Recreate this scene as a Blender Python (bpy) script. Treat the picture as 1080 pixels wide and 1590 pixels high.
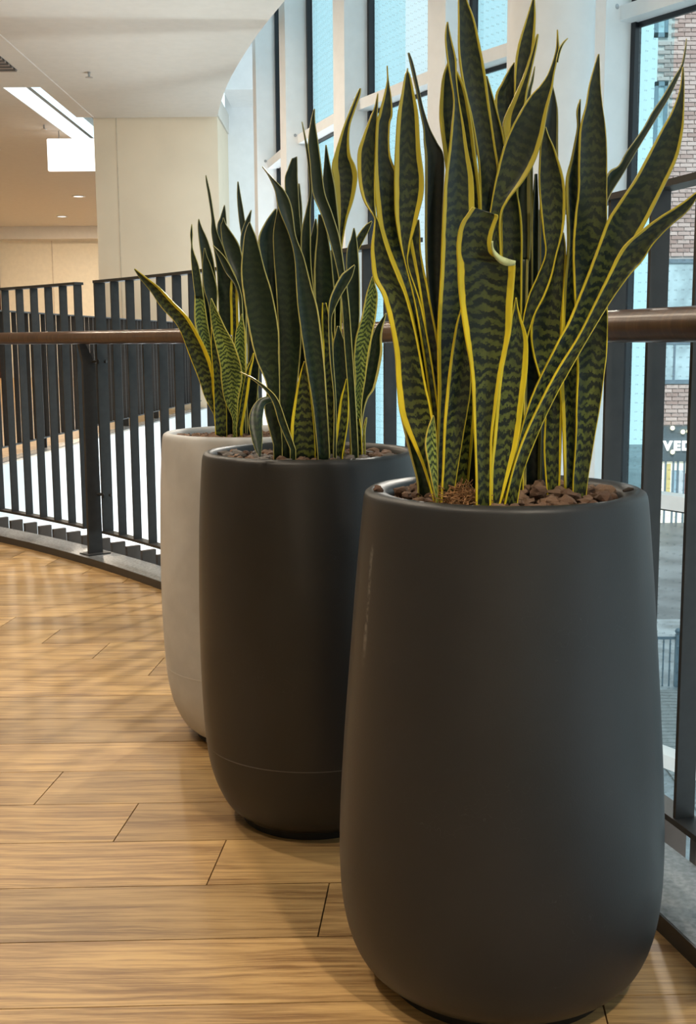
import bpy, bmesh, math, random
from mathutils import Vector, Matrix
random.seed(7)
for o in list(bpy.data.objects):
    bpy.data.objects.remove(o, do_unlink=True)
scene = bpy.context.scene
C = scene.collection

# ------------------------------------------------------------------ camera
F_PX, W_PX, H_PX = 1800.0, 1080.0, 1590.0
CAM_H, PITCH, ROLL = 1.08, math.radians(8.37), 0.006
cp, sp = math.cos(PITCH), math.sin(PITCH)
fwd = Vector((0, cp, -sp)); R0 = Vector((1, 0, 0)); U0 = Vector((0, sp, cp))
right = R0 * math.cos(ROLL) - U0 * math.sin(ROLL)
up = U0 * math.cos(ROLL) + R0 * math.sin(ROLL)
CAM = Vector((0, 0, CAM_H))
cam_d = bpy.data.cameras.new('camera')
cam_d.sensor_fit = 'VERTICAL'; cam_d.sensor_height = 36.0
cam_d.lens = 36.0 * F_PX / H_PX
cam_d.clip_start = 0.05; cam_d.clip_end = 400
cam = bpy.data.objects.new('camera', cam_d); C.objects.link(cam)
m = Matrix.Identity(4)
for i, ax in enumerate((right, up, -fwd)):
    for r in range(3):
        m[r][i] = ax[r]
m.translation = CAM
cam.matrix_world = m
scene.camera = cam

# ------------------------------------------------------------------ world (overcast daylight) and exposure
w = bpy.data.worlds.new('overcast_sky'); scene.world = w; w.use_nodes = True
bg = w.node_tree.nodes['Background']
bg.inputs[0].default_value = (0.74, 0.93, 1.0, 1); bg.inputs[1].default_value = 1.5
# sun lamp added behind this building to brighten the far side of the street
sun_d = bpy.data.lights.new('street_fill_sun', 'SUN'); sun_d.energy = 3.2; sun_d.angle = math.radians(12); sun_d.color = (1.0, 0.95, 0.9)
sun = bpy.data.objects.new('street_fill_sun', sun_d); C.objects.link(sun)
sun.rotation_euler = Vector((0.12, 0.75, -0.62)).to_track_quat('-Z', 'Y').to_euler()
vs = scene.view_settings
vs.view_transform = 'Standard'; vs.look = 'None'; vs.gamma = 1.0; vs.exposure = 0.12
vs.use_curve_mapping = False

WARM = (1.0, 0.85, 0.66)
NEUTRAL = (1.0, 0.92, 0.80)

def at(u, v, Y):
    """point of the place seen at picture position (u, v), standing at distance Y"""
    d = fwd + right * ((u - W_PX / 2) / F_PX) - up * ((v - H_PX / 2) / F_PX)
    return CAM + d * (Y / d.y)

# ------------------------------------------------------------------ helpers
def tag(o, label=None, cat=None, group=None, kind=None):
    if label: o['label'] = label
    if cat: o['category'] = cat
    if group: o['group'] = group
    if kind: o['kind'] = kind
    return o

def empty(name, loc=(0, 0, 0)):
    o = bpy.data.objects.new(name, None); C.objects.link(o); o.location = loc
    o.empty_display_size = 0.1
    return o

def link(name, me, parent=None, loc=None, rot=None):
    o = bpy.data.objects.new(name, me); C.objects.link(o)
    if parent: o.parent = parent
    if loc is not None: o.location = loc
    if rot is not None: o.rotation_euler = rot
    return o

class MB:
    def __init__(self): self.v = []; self.f = []
    def box(self, lo, hi):
        return self.hexa([(lo[0], lo[1], lo[2]), (hi[0], lo[1], lo[2]), (hi[0], hi[1], lo[2]), (lo[0], hi[1], lo[2])],
                         [(lo[0], lo[1], hi[2]), (hi[0], lo[1], hi[2]), (hi[0], hi[1], hi[2]), (lo[0], hi[1], hi[2])])
    def hexa(self, bot, top):
        return self.prism(bot, top)
    def prism(self, bot, top):
        n = len(bot); b = len(self.v)
        self.v += [tuple(p) for p in bot] + [tuple(p) for p in top]
        self.f.append(tuple(b + i for i in reversed(range(n))))
        self.f.append(tuple(b + n + i for i in range(n)))
        for i in range(n):
            j = (i + 1) % n
            self.f.append((b + i, b + j, b + n + j, b + n + i))
        return self
    def poly(self, pts, z0, z1):
        return self.prism([(x, y, z0) for x, y in pts], [(x, y, z1) for x, y in pts])
    def obox(self, p, ax, ay, sx, sy, z0, z1):
        """box centred on p (2D), half sizes sx, sy along 2D axes ax, ay"""
        q = [(p[0] + a * sx * ax[0] + b * sy * ay[0], p[1] + a * sx * ax[1] + b * sy * ay[1])
             for a, b in ((-1, -1), (1, -1), (1, 1), (-1, 1))]
        return self.poly(q, z0, z1)
    def tube(self, pts, r, n=8, caps=True):
        pts = [Vector(p) for p in pts]; b = len(self.v); rr = r if isinstance(r, (list, tuple)) else [r] * len(pts)
        t0 = (pts[1] - pts[0]).normalized()
        nrm = t0.orthogonal().normalized()
        for i, p in enumerate(pts):
            t = (pts[min(i + 1, len(pts) - 1)] - pts[max(i - 1, 0)]).normalized()
            nrm = (nrm - t * nrm.dot(t)).normalized(); bn = t.cross(nrm)
            for k in range(n):
                a = 2 * math.pi * k / n
                self.v.append(tuple(p + (nrm * math.cos(a) + bn * math.sin(a)) * rr[i]))
        for i in range(len(pts) - 1):
            for k in range(n):
                k2 = (k + 1) % n
                self.f.append((b + i * n + k, b + i * n + k2, b + (i + 1) * n + k2, b + (i + 1) * n + k))
        if caps:
            self.f.append(tuple(b + k for k in reversed(range(n))))
            self.f.append(tuple(b + (len(pts) - 1) * n + k for k in range(n)))
        return self
    def lathe(self, prof, n=64, close_top=False, close_bot=False):
        b = len(self.v)
        for r, z in prof:
            for k in range(n):
                a = 2 * math.pi * k / n
                self.v.append((r * math.cos(a), r * math.sin(a), z))
        for i in range(len(prof) - 1):
            for k in range(n):
                k2 = (k + 1) % n
                self.f.append((b + i * n + k, b + i * n + k2, b + (i + 1) * n + k2, b + (i + 1) * n + k))
        if close_bot: self.f.append(tuple(b + k for k in reversed(range(n))))
        if close_top: self.f.append(tuple(b + (len(prof) - 1) * n + k for k in range(n)))
        return self
    def mesh(self, name, mat, smooth=False, bevel=0):
        me = bpy.data.meshes.new(name)
        me.from_pydata(self.v, [], self.f); me.update()
        bm = bmesh.new(); bm.from_mesh(me)
        bmesh.ops.recalc_face_normals(bm, faces=bm.faces)
        if bevel:
            bmesh.ops.bevel(bm, geom=bm.edges[:], offset=bevel, segments=1, affect='EDGES', profile=0.5)
        bm.to_mesh(me); bm.free()
        if mat: me.materials.append(mat)
        if smooth:
            for p in me.polygons: p.use_smooth = True
        return me
    def build(self, name, mat, parent=None, smooth=False, bevel=0, loc=None, rot=None):
        return link(name, self.mesh(name, mat, smooth, bevel), parent, loc, rot)

def struct(o): o['kind'] = 'structure'; return o

# ------------------------------------------------------------------ materials
def new_mat(name):
    mt = bpy.data.materials.new(name); mt.use_nodes = True
    nt = mt.node_tree; b = nt.nodes['Principled BSDF']
    return mt, nt, b
def N(nt, t, **kw):
    n = nt.nodes.new(t)
    for k, v in kw.items(): setattr(n, k, v)
    return n
def math_n(nt, op, a, b=None, c=None, clamp=False):
    n = nt.nodes.new('ShaderNodeMath'); n.operation = op; n.use_clamp = clamp
    for i, x in enumerate((a, b, c)):
        if x is None: continue
        if isinstance(x, (int, float)): n.inputs[i].default_value = x
        else: nt.links.new(x, n.inputs[i])
    return n.outputs[0]
def mix_n(nt, fac, a, b):
    n = nt.nodes.new('ShaderNodeMix'); n.data_type = 'RGBA'
    for sock, x in ((n.inputs[0], fac), (n.inputs[6], a), (n.inputs[7], b)):
        if isinstance(x, tuple): sock.default_value = (*x, 1) if len(x) == 3 else x
        elif isinstance(x, (int, float)): sock.default_value = x
        else: nt.links.new(x, sock)
    return n.outputs[2]
def ramp(nt, fac, lo, hi):
    n = nt.nodes.new('ShaderNodeMapRange'); n.interpolation_type = 'SMOOTHSTEP'
    nt.links.new(fac, n.inputs[0]); n.inputs[1].default_value = lo; n.inputs[2].default_value = hi
    return n.outputs[0]
def noise(nt, vec, scale, detail=3, rough=0.55, dim='3D'):
    n = nt.nodes.new('ShaderNodeTexNoise'); n.noise_dimensions = dim
    n.inputs['Scale'].default_value = scale; n.inputs['Detail'].default_value = detail
    n.inputs['Roughness'].default_value = rough
    if vec is not None: nt.links.new(vec, n.inputs['Vector'])
    return n.outputs[0]
def combine(nt, x, y, z):
    n = nt.nodes.new('ShaderNodeCombineXYZ')
    for i, q in enumerate((x, y, z)):
        if isinstance(q, (int, float)): n.inputs[i].default_value = q
        else: nt.links.new(q, n.inputs[i])
    return n.outputs[0]
def bump(nt, b, h, strength=0.2, dist=0.002):
    n = nt.nodes.new('ShaderNodeBump'); n.inputs['Strength'].default_value = strength
    n.inputs['Distance'].default_value = dist
    nt.links.new(h, n.inputs['Height']); nt.links.new(n.outputs[0], b.inputs['Normal'])

def plain(name, col, rough=0.6, var=0.08, scale=8.0, metallic=0.0, spec=0.5, bmp=0.0, bscale=200):
    mt, nt, b = new_mat(name)
    tc = N(nt, 'ShaderNodeTexCoord')
    n = noise(nt, tc.outputs['Object'], scale, 4)
    f = ramp(nt, n, 0.3, 0.7)
    nt.links.new(mix_n(nt, f, tuple(c * (1 - var) for c in col), tuple(min(1, c * (1 + var)) for c in col)), b.inputs['Base Color'])
    b.inputs['Roughness'].default_value = rough; b.inputs['Metallic'].default_value = metallic
    b.inputs['Specular IOR Level'].default_value = spec
    if bmp:
        bump(nt, b, noise(nt, tc.outputs['Object'], bscale, 2), bmp, 0.001)
    return mt

def emit(name, col, strength):
    mt, nt, b = new_mat(name)
    b.inputs['Base Color'].default_value = (*col, 1)
    b.inputs['Emission Color'].default_value = (*col, 1); b.inputs['Emission Strength'].default_value = strength
    return mt

M = {}
M['ceiling'] = plain('ceiling_paint', (0.66, 0.62, 0.56), 0.8, 0.02)
M['white'] = plain('white_paint', (0.80, 0.81, 0.82), 0.55, 0.02)
M['pier'] = plain('pier_plaster', (0.74, 0.62, 0.465), 0.8, 0.04, 0.8)
M['cream'] = plain('cream_wall', (0.78, 0.70, 0.55), 0.7, 0.03)
M['mullion'] = plain('mullion_paint', (0.86, 0.87, 0.88), 0.5, 0.02)
M['black'] = plain('black_gasket', (0.012, 0.015, 0.02), 0.4)
M['steel'] = plain('charcoal_powder_coat', (0.033, 0.0325, 0.033), 0.45, 0.1, 30, spec=0.35)
M['brown_fin'] = plain('bronze_fin', (0.085, 0.06, 0.047), 0.5, 0.1, 20)
M['kerb'] = plain('grey_stone_kerb', (0.27, 0.275, 0.28), 0.25, 0.25, 90)
M['kerb_edge'] = plain('dark_kerb_edge', (0.05, 0.043, 0.038), 0.45)
M['grout'] = plain('floor_bed', (0.10, 0.075, 0.05), 0.9)
M['foot'] = plain('black_foot', (0.008, 0.008, 0.008), 0.6)
M['soil'] = plain('potting_soil', (0.035, 0.024, 0.018), 0.95, 0.4, 60, bmp=0.5)
M['lower_floor'] = plain('pale_stone_floor', (0.62, 0.63, 0.63), 0.3, 0.06, 3)
M['asphalt'] = plain('wet_asphalt', (0.16, 0.17, 0.18), 0.45, 0.35, 0.8)
M['metal_light'] = plain('steel_bolt', (0.45, 0.46, 0.48), 0.3, metallic=0.8)
M['lamp_trim'] = plain('white_lamp_trim', (0.8, 0.8, 0.8), 0.4)
M['opal'] = emit('opal_lens', (1.0, 0.95, 0.86), 2.5)
M['panel_light'] = emit('lit_panel', (1.0, 0.98, 0.95), 1.6)
M['letter'] = emit('lit_letter', (1.0, 0.98, 0.95), 1.6)
M['bulb'] = emit('warm_bulb', (1.0, 0.85, 0.55), 2.0)

# wood planks
def wood_mat(name, light, dark, rnd=True, rough=0.42):
    mt, nt, b = new_mat(name)
    tc = N(nt, 'ShaderNodeTexCoord'); oi = N(nt, 'ShaderNodeObjectInfo')
    sep = N(nt, 'ShaderNodeSeparateXYZ'); nt.links.new(tc.outputs['Object'], sep.inputs[0])
    rn = oi.outputs['Random']
    off = math_n(nt, 'MULTIPLY', rn, 57.0)
    x = math_n(nt, 'ADD', sep.outputs[0], off); y = sep.outputs[1]
    warp = noise(nt, combine(nt, math_n(nt, 'MULTIPLY', x, 2.2), math_n(nt, 'MULTIPLY', y, 9), off), 1.0, 2)
    yy = math_n(nt, 'ADD', math_n(nt, 'MULTIPLY', y, 85), math_n(nt, 'MULTIPLY', warp, 5))
    g1 = noise(nt, combine(nt, math_n(nt, 'MULTIPLY', x, 2.4), yy, off), 1.0, 5, 0.62)
    g2 = noise(nt, combine(nt, math_n(nt, 'MULTIPLY', x, 14), math_n(nt, 'MULTIPLY', y, 420), off), 1.0, 4, 0.7)
    g3 = noise(nt, combine(nt, math_n(nt, 'MULTIPLY', x, 3.0), math_n(nt, 'MULTIPLY', y, 14), off), 1.0, 2)
    knot = ramp(nt, noise(nt, combine(nt, math_n(nt, 'MULTIPLY', x, 5), math_n(nt, 'MULTIPLY', y, 16), off), 1.0, 1), 0.76, 0.86)
    f = math_n(nt, 'ADD', math_n(nt, 'MULTIPLY', g1, 0.46), math_n(nt, 'ADD', math_n(nt, 'MULTIPLY', g2, 0.28), math_n(nt, 'MULTIPLY', g3, 0.26)))
    f = ramp(nt, f, 0.37, 0.61)
    col = mix_n(nt, f, dark, light)
    col = mix_n(nt, math_n(nt, 'MULTIPLY', knot, 0.6), col, tuple(c * 0.25 for c in dark))
    hsv = N(nt, 'ShaderNodeHueSaturation')
    nt.links.new(col, hsv.inputs['Color'])
    nt.links.new(math_n(nt, 'MULTIPLY_ADD', rn, 0.5, 0.76), hsv.inputs['Value'])
    nt.links.new(hsv.outputs[0], b.inputs['Base Color'])
    nt.links.new(math_n(nt, 'MULTIPLY_ADD', g2, 0.15, rough - 0.07), b.inputs['Roughness'])
    bump(nt, b, g2, 0.12, 0.001)
    return mt
M['plank'] = wood_mat('oak_plank', (0.51, 0.32, 0.132), (0.19, 0.098, 0.036))
M['handrail'] = wood_mat('walnut_handrail', (0.125, 0.066, 0.036), (0.06, 0.032, 0.02), rough=0.30)

# planter plastic
def planter_mat(name, col, rough, scuff=None):
    mt, nt, b = new_mat(name)
    tc = N(nt, 'ShaderNodeTexCoord')
    n = noise(nt, tc.outputs['Object'], 6, 4)
    base = mix_n(nt, ramp(nt, n, 0.3, 0.7), tuple(c * 0.9 for c in col), tuple(c * 1.1 for c in col))
    sc = noise(nt, tc.outputs['Object'], 26, 2)
    sc2 = noise(nt, tc.outputs['Object'], 5, 2)
    scr = math_n(nt, 'MULTIPLY', ramp(nt, math_n(nt, 'ABSOLUTE', math_n(nt, 'SUBTRACT', sc, 0.5)), 0.0035, 0.0), ramp(nt, sc2, 0.56, 0.66))
    base = mix_n(nt, math_n(nt, 'MULTIPLY', scr, 0.16), base, tuple(min(1, c * 4 + 0.05) for c in col))
    if scuff:
        a0, z0, z1 = scuff
        sep = N(nt, 'ShaderNodeSeparateXYZ'); nt.links.new(tc.outputs['Object'], sep.inputs[0])
        ang = math_n(nt, 'ARCTAN2', sep.outputs[1], sep.outputs[0])
        wob = noise(nt, tc.outputs['Object'], 14, 3)
        da = math_n(nt, 'ABSOLUTE', math_n(nt, 'SUBTRACT', math_n(nt, 'ADD', ang, math_n(nt, 'MULTIPLY', wob, 0.06)), a0 + 0.03))
        mk = math_n(nt, 'MULTIPLY', ramp(nt, da, 0.03, 0.004), math_n(nt, 'MULTIPLY', ramp(nt, sep.outputs[2], z0, z0 + 0.06), ramp(nt, sep.outputs[2], z1, z1 - 0.02)))
        mk = math_n(nt, 'MULTIPLY', mk, ramp(nt, noise(nt, tc.outputs['Object'], 90, 2), 0.35, 0.65))
        base = mix_n(nt, math_n(nt, 'MULTIPLY', mk, 0.5), base, (0.22, 0.21, 0.20))
    nt.links.new(base, b.inputs['Base Color'])
    b.inputs['Roughness'].default_value = rough; b.inputs['Specular IOR Level'].default_value = 0.42
    bump(nt, b, noise(nt, tc.outputs['Object'], 420, 2), 0.18, 0.0008)
    return mt
M['planter_front'] = planter_mat('charcoal_planter', (0.0205, 0.021, 0.0228), 0.43, (math.radians(-157), 0.56, 0.77))
M['planter_mid'] = planter_mat('brown_black_planter', (0.0215, 0.0200, 0.0195), 0.43)
M['planter_back'] = planter_mat('light_grey_planter', (0.50, 0.495, 0.49), 0.55)

# leaf
def leaf_mat(name, dark, mid, yellow, freq, contrast, chev):
    mt, nt, b = new_mat(name)
    uv = N(nt, 'ShaderNodeUVMap'); uv.uv_map = 'leaf_uv'
    sep = N(nt, 'ShaderNodeSeparateXYZ'); nt.links.new(uv.outputs[0], sep.inputs[0])
    s, t = sep.outputs[0], sep.outputs[1]
    at_ = N(nt, 'ShaderNodeAttribute'); at_.attribute_name = 'margins'
    sc = N(nt, 'ShaderNodeSeparateColor'); nt.links.new(at_.outputs['Color'], sc.inputs[0])
    mL, mR, seed = sc.outputs[0], sc.outputs[1], math_n(nt, 'MULTIPLY', sc.outputs[2], 40)
    n1 = noise(nt, combine(nt, math_n(nt, 'MULTIPLY', s, 3.0), math_n(nt, 'MULTIPLY', t, 26), seed), 1.0, 2)
    n2 = noise(nt, combine(nt, math_n(nt, 'MULTIPLY', s, 13), math_n(nt, 'MULTIPLY', t, 240), seed), 1.0, 3, 0.65)
    n3 = noise(nt, combine(nt, math_n(nt, 'MULTIPLY', s, 2.2), math_n(nt, 'MULTIPLY', t, 9), seed), 1.0, 2)
    ctr = math_n(nt, 'ABSOLUTE', math_n(nt, 'SUBTRACT', s, 0.5))
    ph = math_n(nt, 'ADD', math_n(nt, 'MULTIPLY', t, freq), math_n(nt, 'ADD', math_n(nt, "MULTIPLY", n1, 2.2), math_n(nt, 'ADD', math_n(nt, 'MULTIPLY', ctr, chev), math_n(nt, 'MULTIPLY', n2, 1.0))))
    wv = math_n(nt, 'SINE', math_n(nt, 'MULTIPLY', ph, 2 * math.pi))
    f = math_n(nt, 'ADD', math_n(nt, 'MULTIPLY', wv, 0.32), math_n(nt, 'MULTIPLY', n2, 0.7))
    f = ramp(nt, f, 0.14, 0.58)
    band = math_n(nt, 'MULTIPLY', f, math_n(nt, 'MULTIPLY_ADD', ramp(nt, n3, 0.3, 0.7), 0.6, 0.4))
    # young tissue at the foot of a leaf is paler than its tip
    fade = math_n(nt, 'MULTIPLY_ADD', ramp(nt, t, 0.62, 0.05), contrast * 0.80, contrast * 0.18)
    col = mix_n(nt, math_n(nt, 'MULTIPLY', band, fade), dark, mid)
    col = mix_n(nt, math_n(nt, 'MULTIPLY', ramp(nt, ctr, 0.03, 0.0), 0.15), col, tuple(c * 1.6 for c in dark))
    wob = math_n(nt, 'MULTIPLY', math_n(nt, 'SUBTRACT', noise(nt, combine(nt, math_n(nt, 'MULTIPLY', s, 4), math_n(nt, 'MULTIPLY', t, 38), seed), 1.0, 2), 0.5), 0.05)
    dl = math_n(nt, 'SUBTRACT', s, mL); dr = math_n(nt, 'SUBTRACT', math_n(nt, 'SUBTRACT', 1.0, mR), s)
    dm = math_n(nt, 'ADD', math_n(nt, 'MINIMUM', dl, dr), wob)
    ym = ramp(nt, dm, 0.012, -0.012)
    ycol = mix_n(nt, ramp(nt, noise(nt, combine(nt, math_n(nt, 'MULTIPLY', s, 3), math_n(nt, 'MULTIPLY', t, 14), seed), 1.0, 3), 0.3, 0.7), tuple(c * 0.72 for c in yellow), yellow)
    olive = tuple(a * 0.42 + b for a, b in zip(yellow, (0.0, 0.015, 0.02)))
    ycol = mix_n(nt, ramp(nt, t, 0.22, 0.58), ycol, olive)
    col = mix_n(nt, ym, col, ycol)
    nt.links.new(col, b.inputs['Base Color'])
    b.inputs['Roughness'].default_value = 0.34
    b.inputs['Specular IOR Level'].default_value = 0.34
    bump(nt, b, n2, 0.06, 0.001)
    return mt
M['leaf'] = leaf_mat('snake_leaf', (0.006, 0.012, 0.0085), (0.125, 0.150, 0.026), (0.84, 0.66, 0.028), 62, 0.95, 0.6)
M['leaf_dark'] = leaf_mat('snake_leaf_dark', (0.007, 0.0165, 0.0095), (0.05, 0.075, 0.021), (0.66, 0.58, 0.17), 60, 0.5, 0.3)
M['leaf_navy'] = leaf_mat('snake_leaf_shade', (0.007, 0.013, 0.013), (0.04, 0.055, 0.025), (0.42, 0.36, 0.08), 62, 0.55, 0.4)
M['leaf_pale'] = plain('leaf_underside', (0.42, 0.46, 0.22), 0.45, 0.2, 90)
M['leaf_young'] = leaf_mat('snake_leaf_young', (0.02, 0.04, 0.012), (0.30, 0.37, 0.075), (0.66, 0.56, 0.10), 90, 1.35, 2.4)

# stones
def stone_mat():
    mt, nt, b = new_mat('lava_stone')
    tc = N(nt, 'ShaderNodeTexCoord'); oi = N(nt, 'ShaderNodeObjectInfo')
    rn = oi.outputs['Random']
    n = noise(nt, tc.outputs['Object'], 160, 4, 0.7)
    a = mix_n(nt, rn, (0.20, 0.105, 0.065), (0.56, 0.35, 0.22))
    c = mix_n(nt, ramp(nt, n, 0.3, 0.75), (0.07, 0.04, 0.03), a)
    nt.links.new(c, b.inputs['Base Color']); b.inputs['Roughness'].default_value = 0.9
    bump(nt, b, n, 0.6, 0.003)
    return mt
M['stone'] = stone_mat()
M['stone_grey'] = plain('grey_pebble', (0.11, 0.095, 0.085), 0.85, 0.4, 90)
M['coir'] = plain('coir_fibre', (0.30, 0.155, 0.065), 0.9, 0.35, 120)

# brick
def brick_mat():
    mt, nt, b = new_mat('brick_face')
    tc = N(nt, 'ShaderNodeTexCoord'); oi = N(nt, 'ShaderNodeObjectInfo'); g = N(nt, 'ShaderNodeNewGeometry')
    rn = math_n(nt, 'FRACT', math_n(nt, 'ADD', oi.outputs['Random'], g.outputs['Random Per Island']))
    c = mix_n(nt, rn, (0.40, 0.28, 0.25), (0.66, 0.53, 0.49))
    n = noise(nt, tc.outputs['Object'], 14, 3)
    c = mix_n(nt, math_n(nt, 'MULTIPLY', n, 0.35), c, (0.30, 0.20, 0.18))
    nt.links.new(c, b.inputs['Base Color']); b.inputs['Roughness'].default_value = 0.9
    return mt
M['brick'] = brick_mat()
M['mortar'] = plain('mortar', (0.62, 0.56, 0.53), 0.9)
M['frame_blue'] = plain('blue_grey_frame', (0.16, 0.22, 0.27), 0.4)

def glass_mat(name, tint, fac, dots=False):
    mt = bpy.data.materials.new(name); mt.use_nodes = True; nt = mt.node_tree
    for n in list(nt.nodes): nt.nodes.remove(n)
    out = N(nt, 'ShaderNodeOutputMaterial'); tr = N(nt, 'ShaderNodeBsdfTransparent'); gl = N(nt, 'ShaderNodeBsdfGlossy')
    tr.inputs[0].default_value = (*tint, 1); gl.inputs['Roughness'].default_value = 0.02
    lw = N(nt, 'ShaderNodeFresnel'); lw.inputs[0].default_value = 1.35
    mx = N(nt, 'ShaderNodeMixShader'); nt.links.new(math_n(nt, 'MULTIPLY', lw.outputs[0], fac), mx.inputs[0])
    nt.links.new(tr.outputs[0], mx.inputs[1]); nt.links.new(gl.outputs[0], mx.inputs[2])
    last = mx.outputs[0]
    if dots:
        tc = N(nt, 'ShaderNodeTexCoord'); sep = N(nt, 'ShaderNodeSeparateXYZ'); nt.links.new(tc.outputs['Object'], sep.inputs[0])
        p = 0.066
        a = math_n(nt, 'SUBTRACT', math_n(nt, 'FRACT', math_n(nt, 'DIVIDE', sep.outputs[0], p)), 0.5)
        c = math_n(nt, 'SUBTRACT', math_n(nt, 'FRACT', math_n(nt, 'DIVIDE', sep.outputs[2], p)), 0.5)
        d = math_n(nt, 'ADD', math_n(nt, 'MULTIPLY', a, a), math_n(nt, 'MULTIPLY', c, c))
        df = N(nt, 'ShaderNodeBsdfDiffuse'); df.inputs[0].default_value = (0.25, 0.33, 0.36, 1)
        m2 = N(nt, 'ShaderNodeMixShader'); nt.links.new(math_n(nt, 'MULTIPLY', ramp(nt, d, 0.013, 0.006), 0.28), m2.inputs[0])
        nt.links.new(last, m2.inputs[1]); nt.links.new(df.outputs[0], m2.inputs[2]); last = m2.outputs[0]
    nt.links.new(last, out.inputs[0])
    return mt
M['glass'] = glass_mat('facade_glass', (0.82, 0.86, 0.865), 0.25, True)
M['shop_glass'] = plain('shop_window', (0.42, 0.55, 0.60), 0.1, 0.3, 1.2)
def fin_glass():
    mt = bpy.data.materials.new('frosted_fin'); mt.use_nodes = True; nt = mt.node_tree
    for n in list(nt.nodes): nt.nodes.remove(n)
    out = N(nt, 'ShaderNodeOutputMaterial'); a = N(nt, 'ShaderNodeBsdfTranslucent'); d = N(nt, 'ShaderNodeBsdfDiffuse')
    a.inputs[0].default_value = (0.70, 0.93, 0.97, 1); d.inputs[0].default_value = (0.70, 0.92, 0.96, 1)
    mx = N(nt, 'ShaderNodeMixShader'); mx.inputs[0].default_value = 0.5
    nt.links.new(a.outputs[0], mx.inputs[1]); nt.links.new(d.outputs[0], mx.inputs[2])
    tr = N(nt, 'ShaderNodeBsdfTransparent'); tr.inputs[0].default_value = (0.86, 0.97, 0.99, 1)
    m2 = N(nt, 'ShaderNodeMixShader'); m2.inputs[0].default_value = 0.95
    nt.links.new(mx.outputs[0], m2.inputs[1]); nt.links.new(tr.outputs[0], m2.inputs[2]); nt.links.new(m2.outputs[0], out.inputs[0])
    return mt
M['fin_glass'] = fin_glass()

# ================================================================== STRUCTURE
CX, CY, RK = -8.25, -0.25, 9.1            # centre and radius of the curved balcony edge
def pol(r, th):
    a = math.radians(th); return (CX + r * math.cos(a), CY + r * math.sin(a))

def clip_poly(poly, n, d):
    """keep part of poly with dot(p,n) <= d"""
    out = []
    for i in range(len(poly)):
        a, b = poly[i], poly[(i + 1) % len(poly)]
        da = a[0] * n[0] + a[1] * n[1] - d; db = b[0] * n[0] + b[1] * n[1] - d
        if da <= 0: out.append(a)
        if (da < 0 < db) or (db < 0 < da):
            t = da / (da - db); out.append((a[0] + (b[0] - a[0]) * t, a[1] + (b[1] - a[1]) * t))
    return out
def clip_disc(poly, r):
    for k in range(0, 88, 2):
        a = math.radians(k - 28); n = (math.cos(a), math.sin(a))
        poly = clip_poly(poly, n, CX * n[0] + CY * n[1] + r)
        if len(poly) < 3: return []
    return poly

Z_CEIL = 4.58
Y_BACK, X_LEFT = -4.5, -12.5
# floor slab of the balcony we stand on (planks lie on it)
arc = [pol(RK + 0.17, t) for t in range(-28, 100, 2)]
slab = [(X_LEFT, Y_BACK)] + [p for p in arc if p[1] > Y_BACK and p[0] > X_LEFT] + [(X_LEFT, arc[-1][1])]
floor = struct(MB().poly(slab, -0.30, -0.012).build('floor', M['grout']))
# planks
PW, PL, GAP = 0.2135, 1.234, 0.0028
sk, ln = 0.083, 0.028            # direction of the end joints / of the long joints
def pcorner(i, a): return None
plank_cache = {}
nplank = 0
Y0 = 2.633                        # a long joint at x = 0
for row in range(-8, 24):
    y_lo = Y0 + row * PW
    xj = -0.509 - 0.229 * (row + 1) + 0.0    # x of an end joint in this row at mid height
    k0 = int(math.floor((-4.0 - xj) / PL)); k1 = int(math.ceil((1.6 - xj) / PL))
    for k in range(k0, k1):
        xa = xj + k * PL; xb = xa + PL
        q = []
        for (x, yy) in ((xa, 0), (xb, 0), (xb, PW), (xa, PW)):
            X = x + (yy - PW / 2) * sk
            Yv = y_lo + yy + ln * X
            q.append((X, Yv))
        g = GAP / 2
        q = [(q[0][0] + g, q[0][1] + g), (q[1][0] - g, q[1][1] + g), (q[2][0] - g, q[2][1] - g), (q[3][0] + g, q[3][1] - g)]
        c = clip_disc(q, RK + 0.10)
        if len(c) < 3: continue
        ar = 0.5 * abs(sum(c[i][0] * c[(i + 1) % len(c)][1] - c[(i + 1) % len(c)][0] * c[i][1] for i in range(len(c))))
        if ar < 0.004: continue
        ox, oy = q[0]
        whole = len(c) == 4 and ar > 0.95 * PW * PL
        if whole and 'w' in plank_cache: me = plank_cache['w']
        else:
            me = MB().poly([(x - ox, y - oy) for x, y in c], -0.0115, 0.0).mesh('plank', M['plank'])
            if whole: plank_cache['w'] = me
        link('plank', me, floor, (ox, oy, 0)); nplank += 1
# plain strip of boards where the camera does not look
struct(MB().box((X_LEFT, Y_BACK, -0.012), (-4.6, 8.5, -0.001)).build('floor_side', M['plank']))
struct(MB().box((-4.6, Y_BACK, -0.012), (0.3, 0.80, -0.0005)).build('floor_rear', M['plank']))

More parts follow.
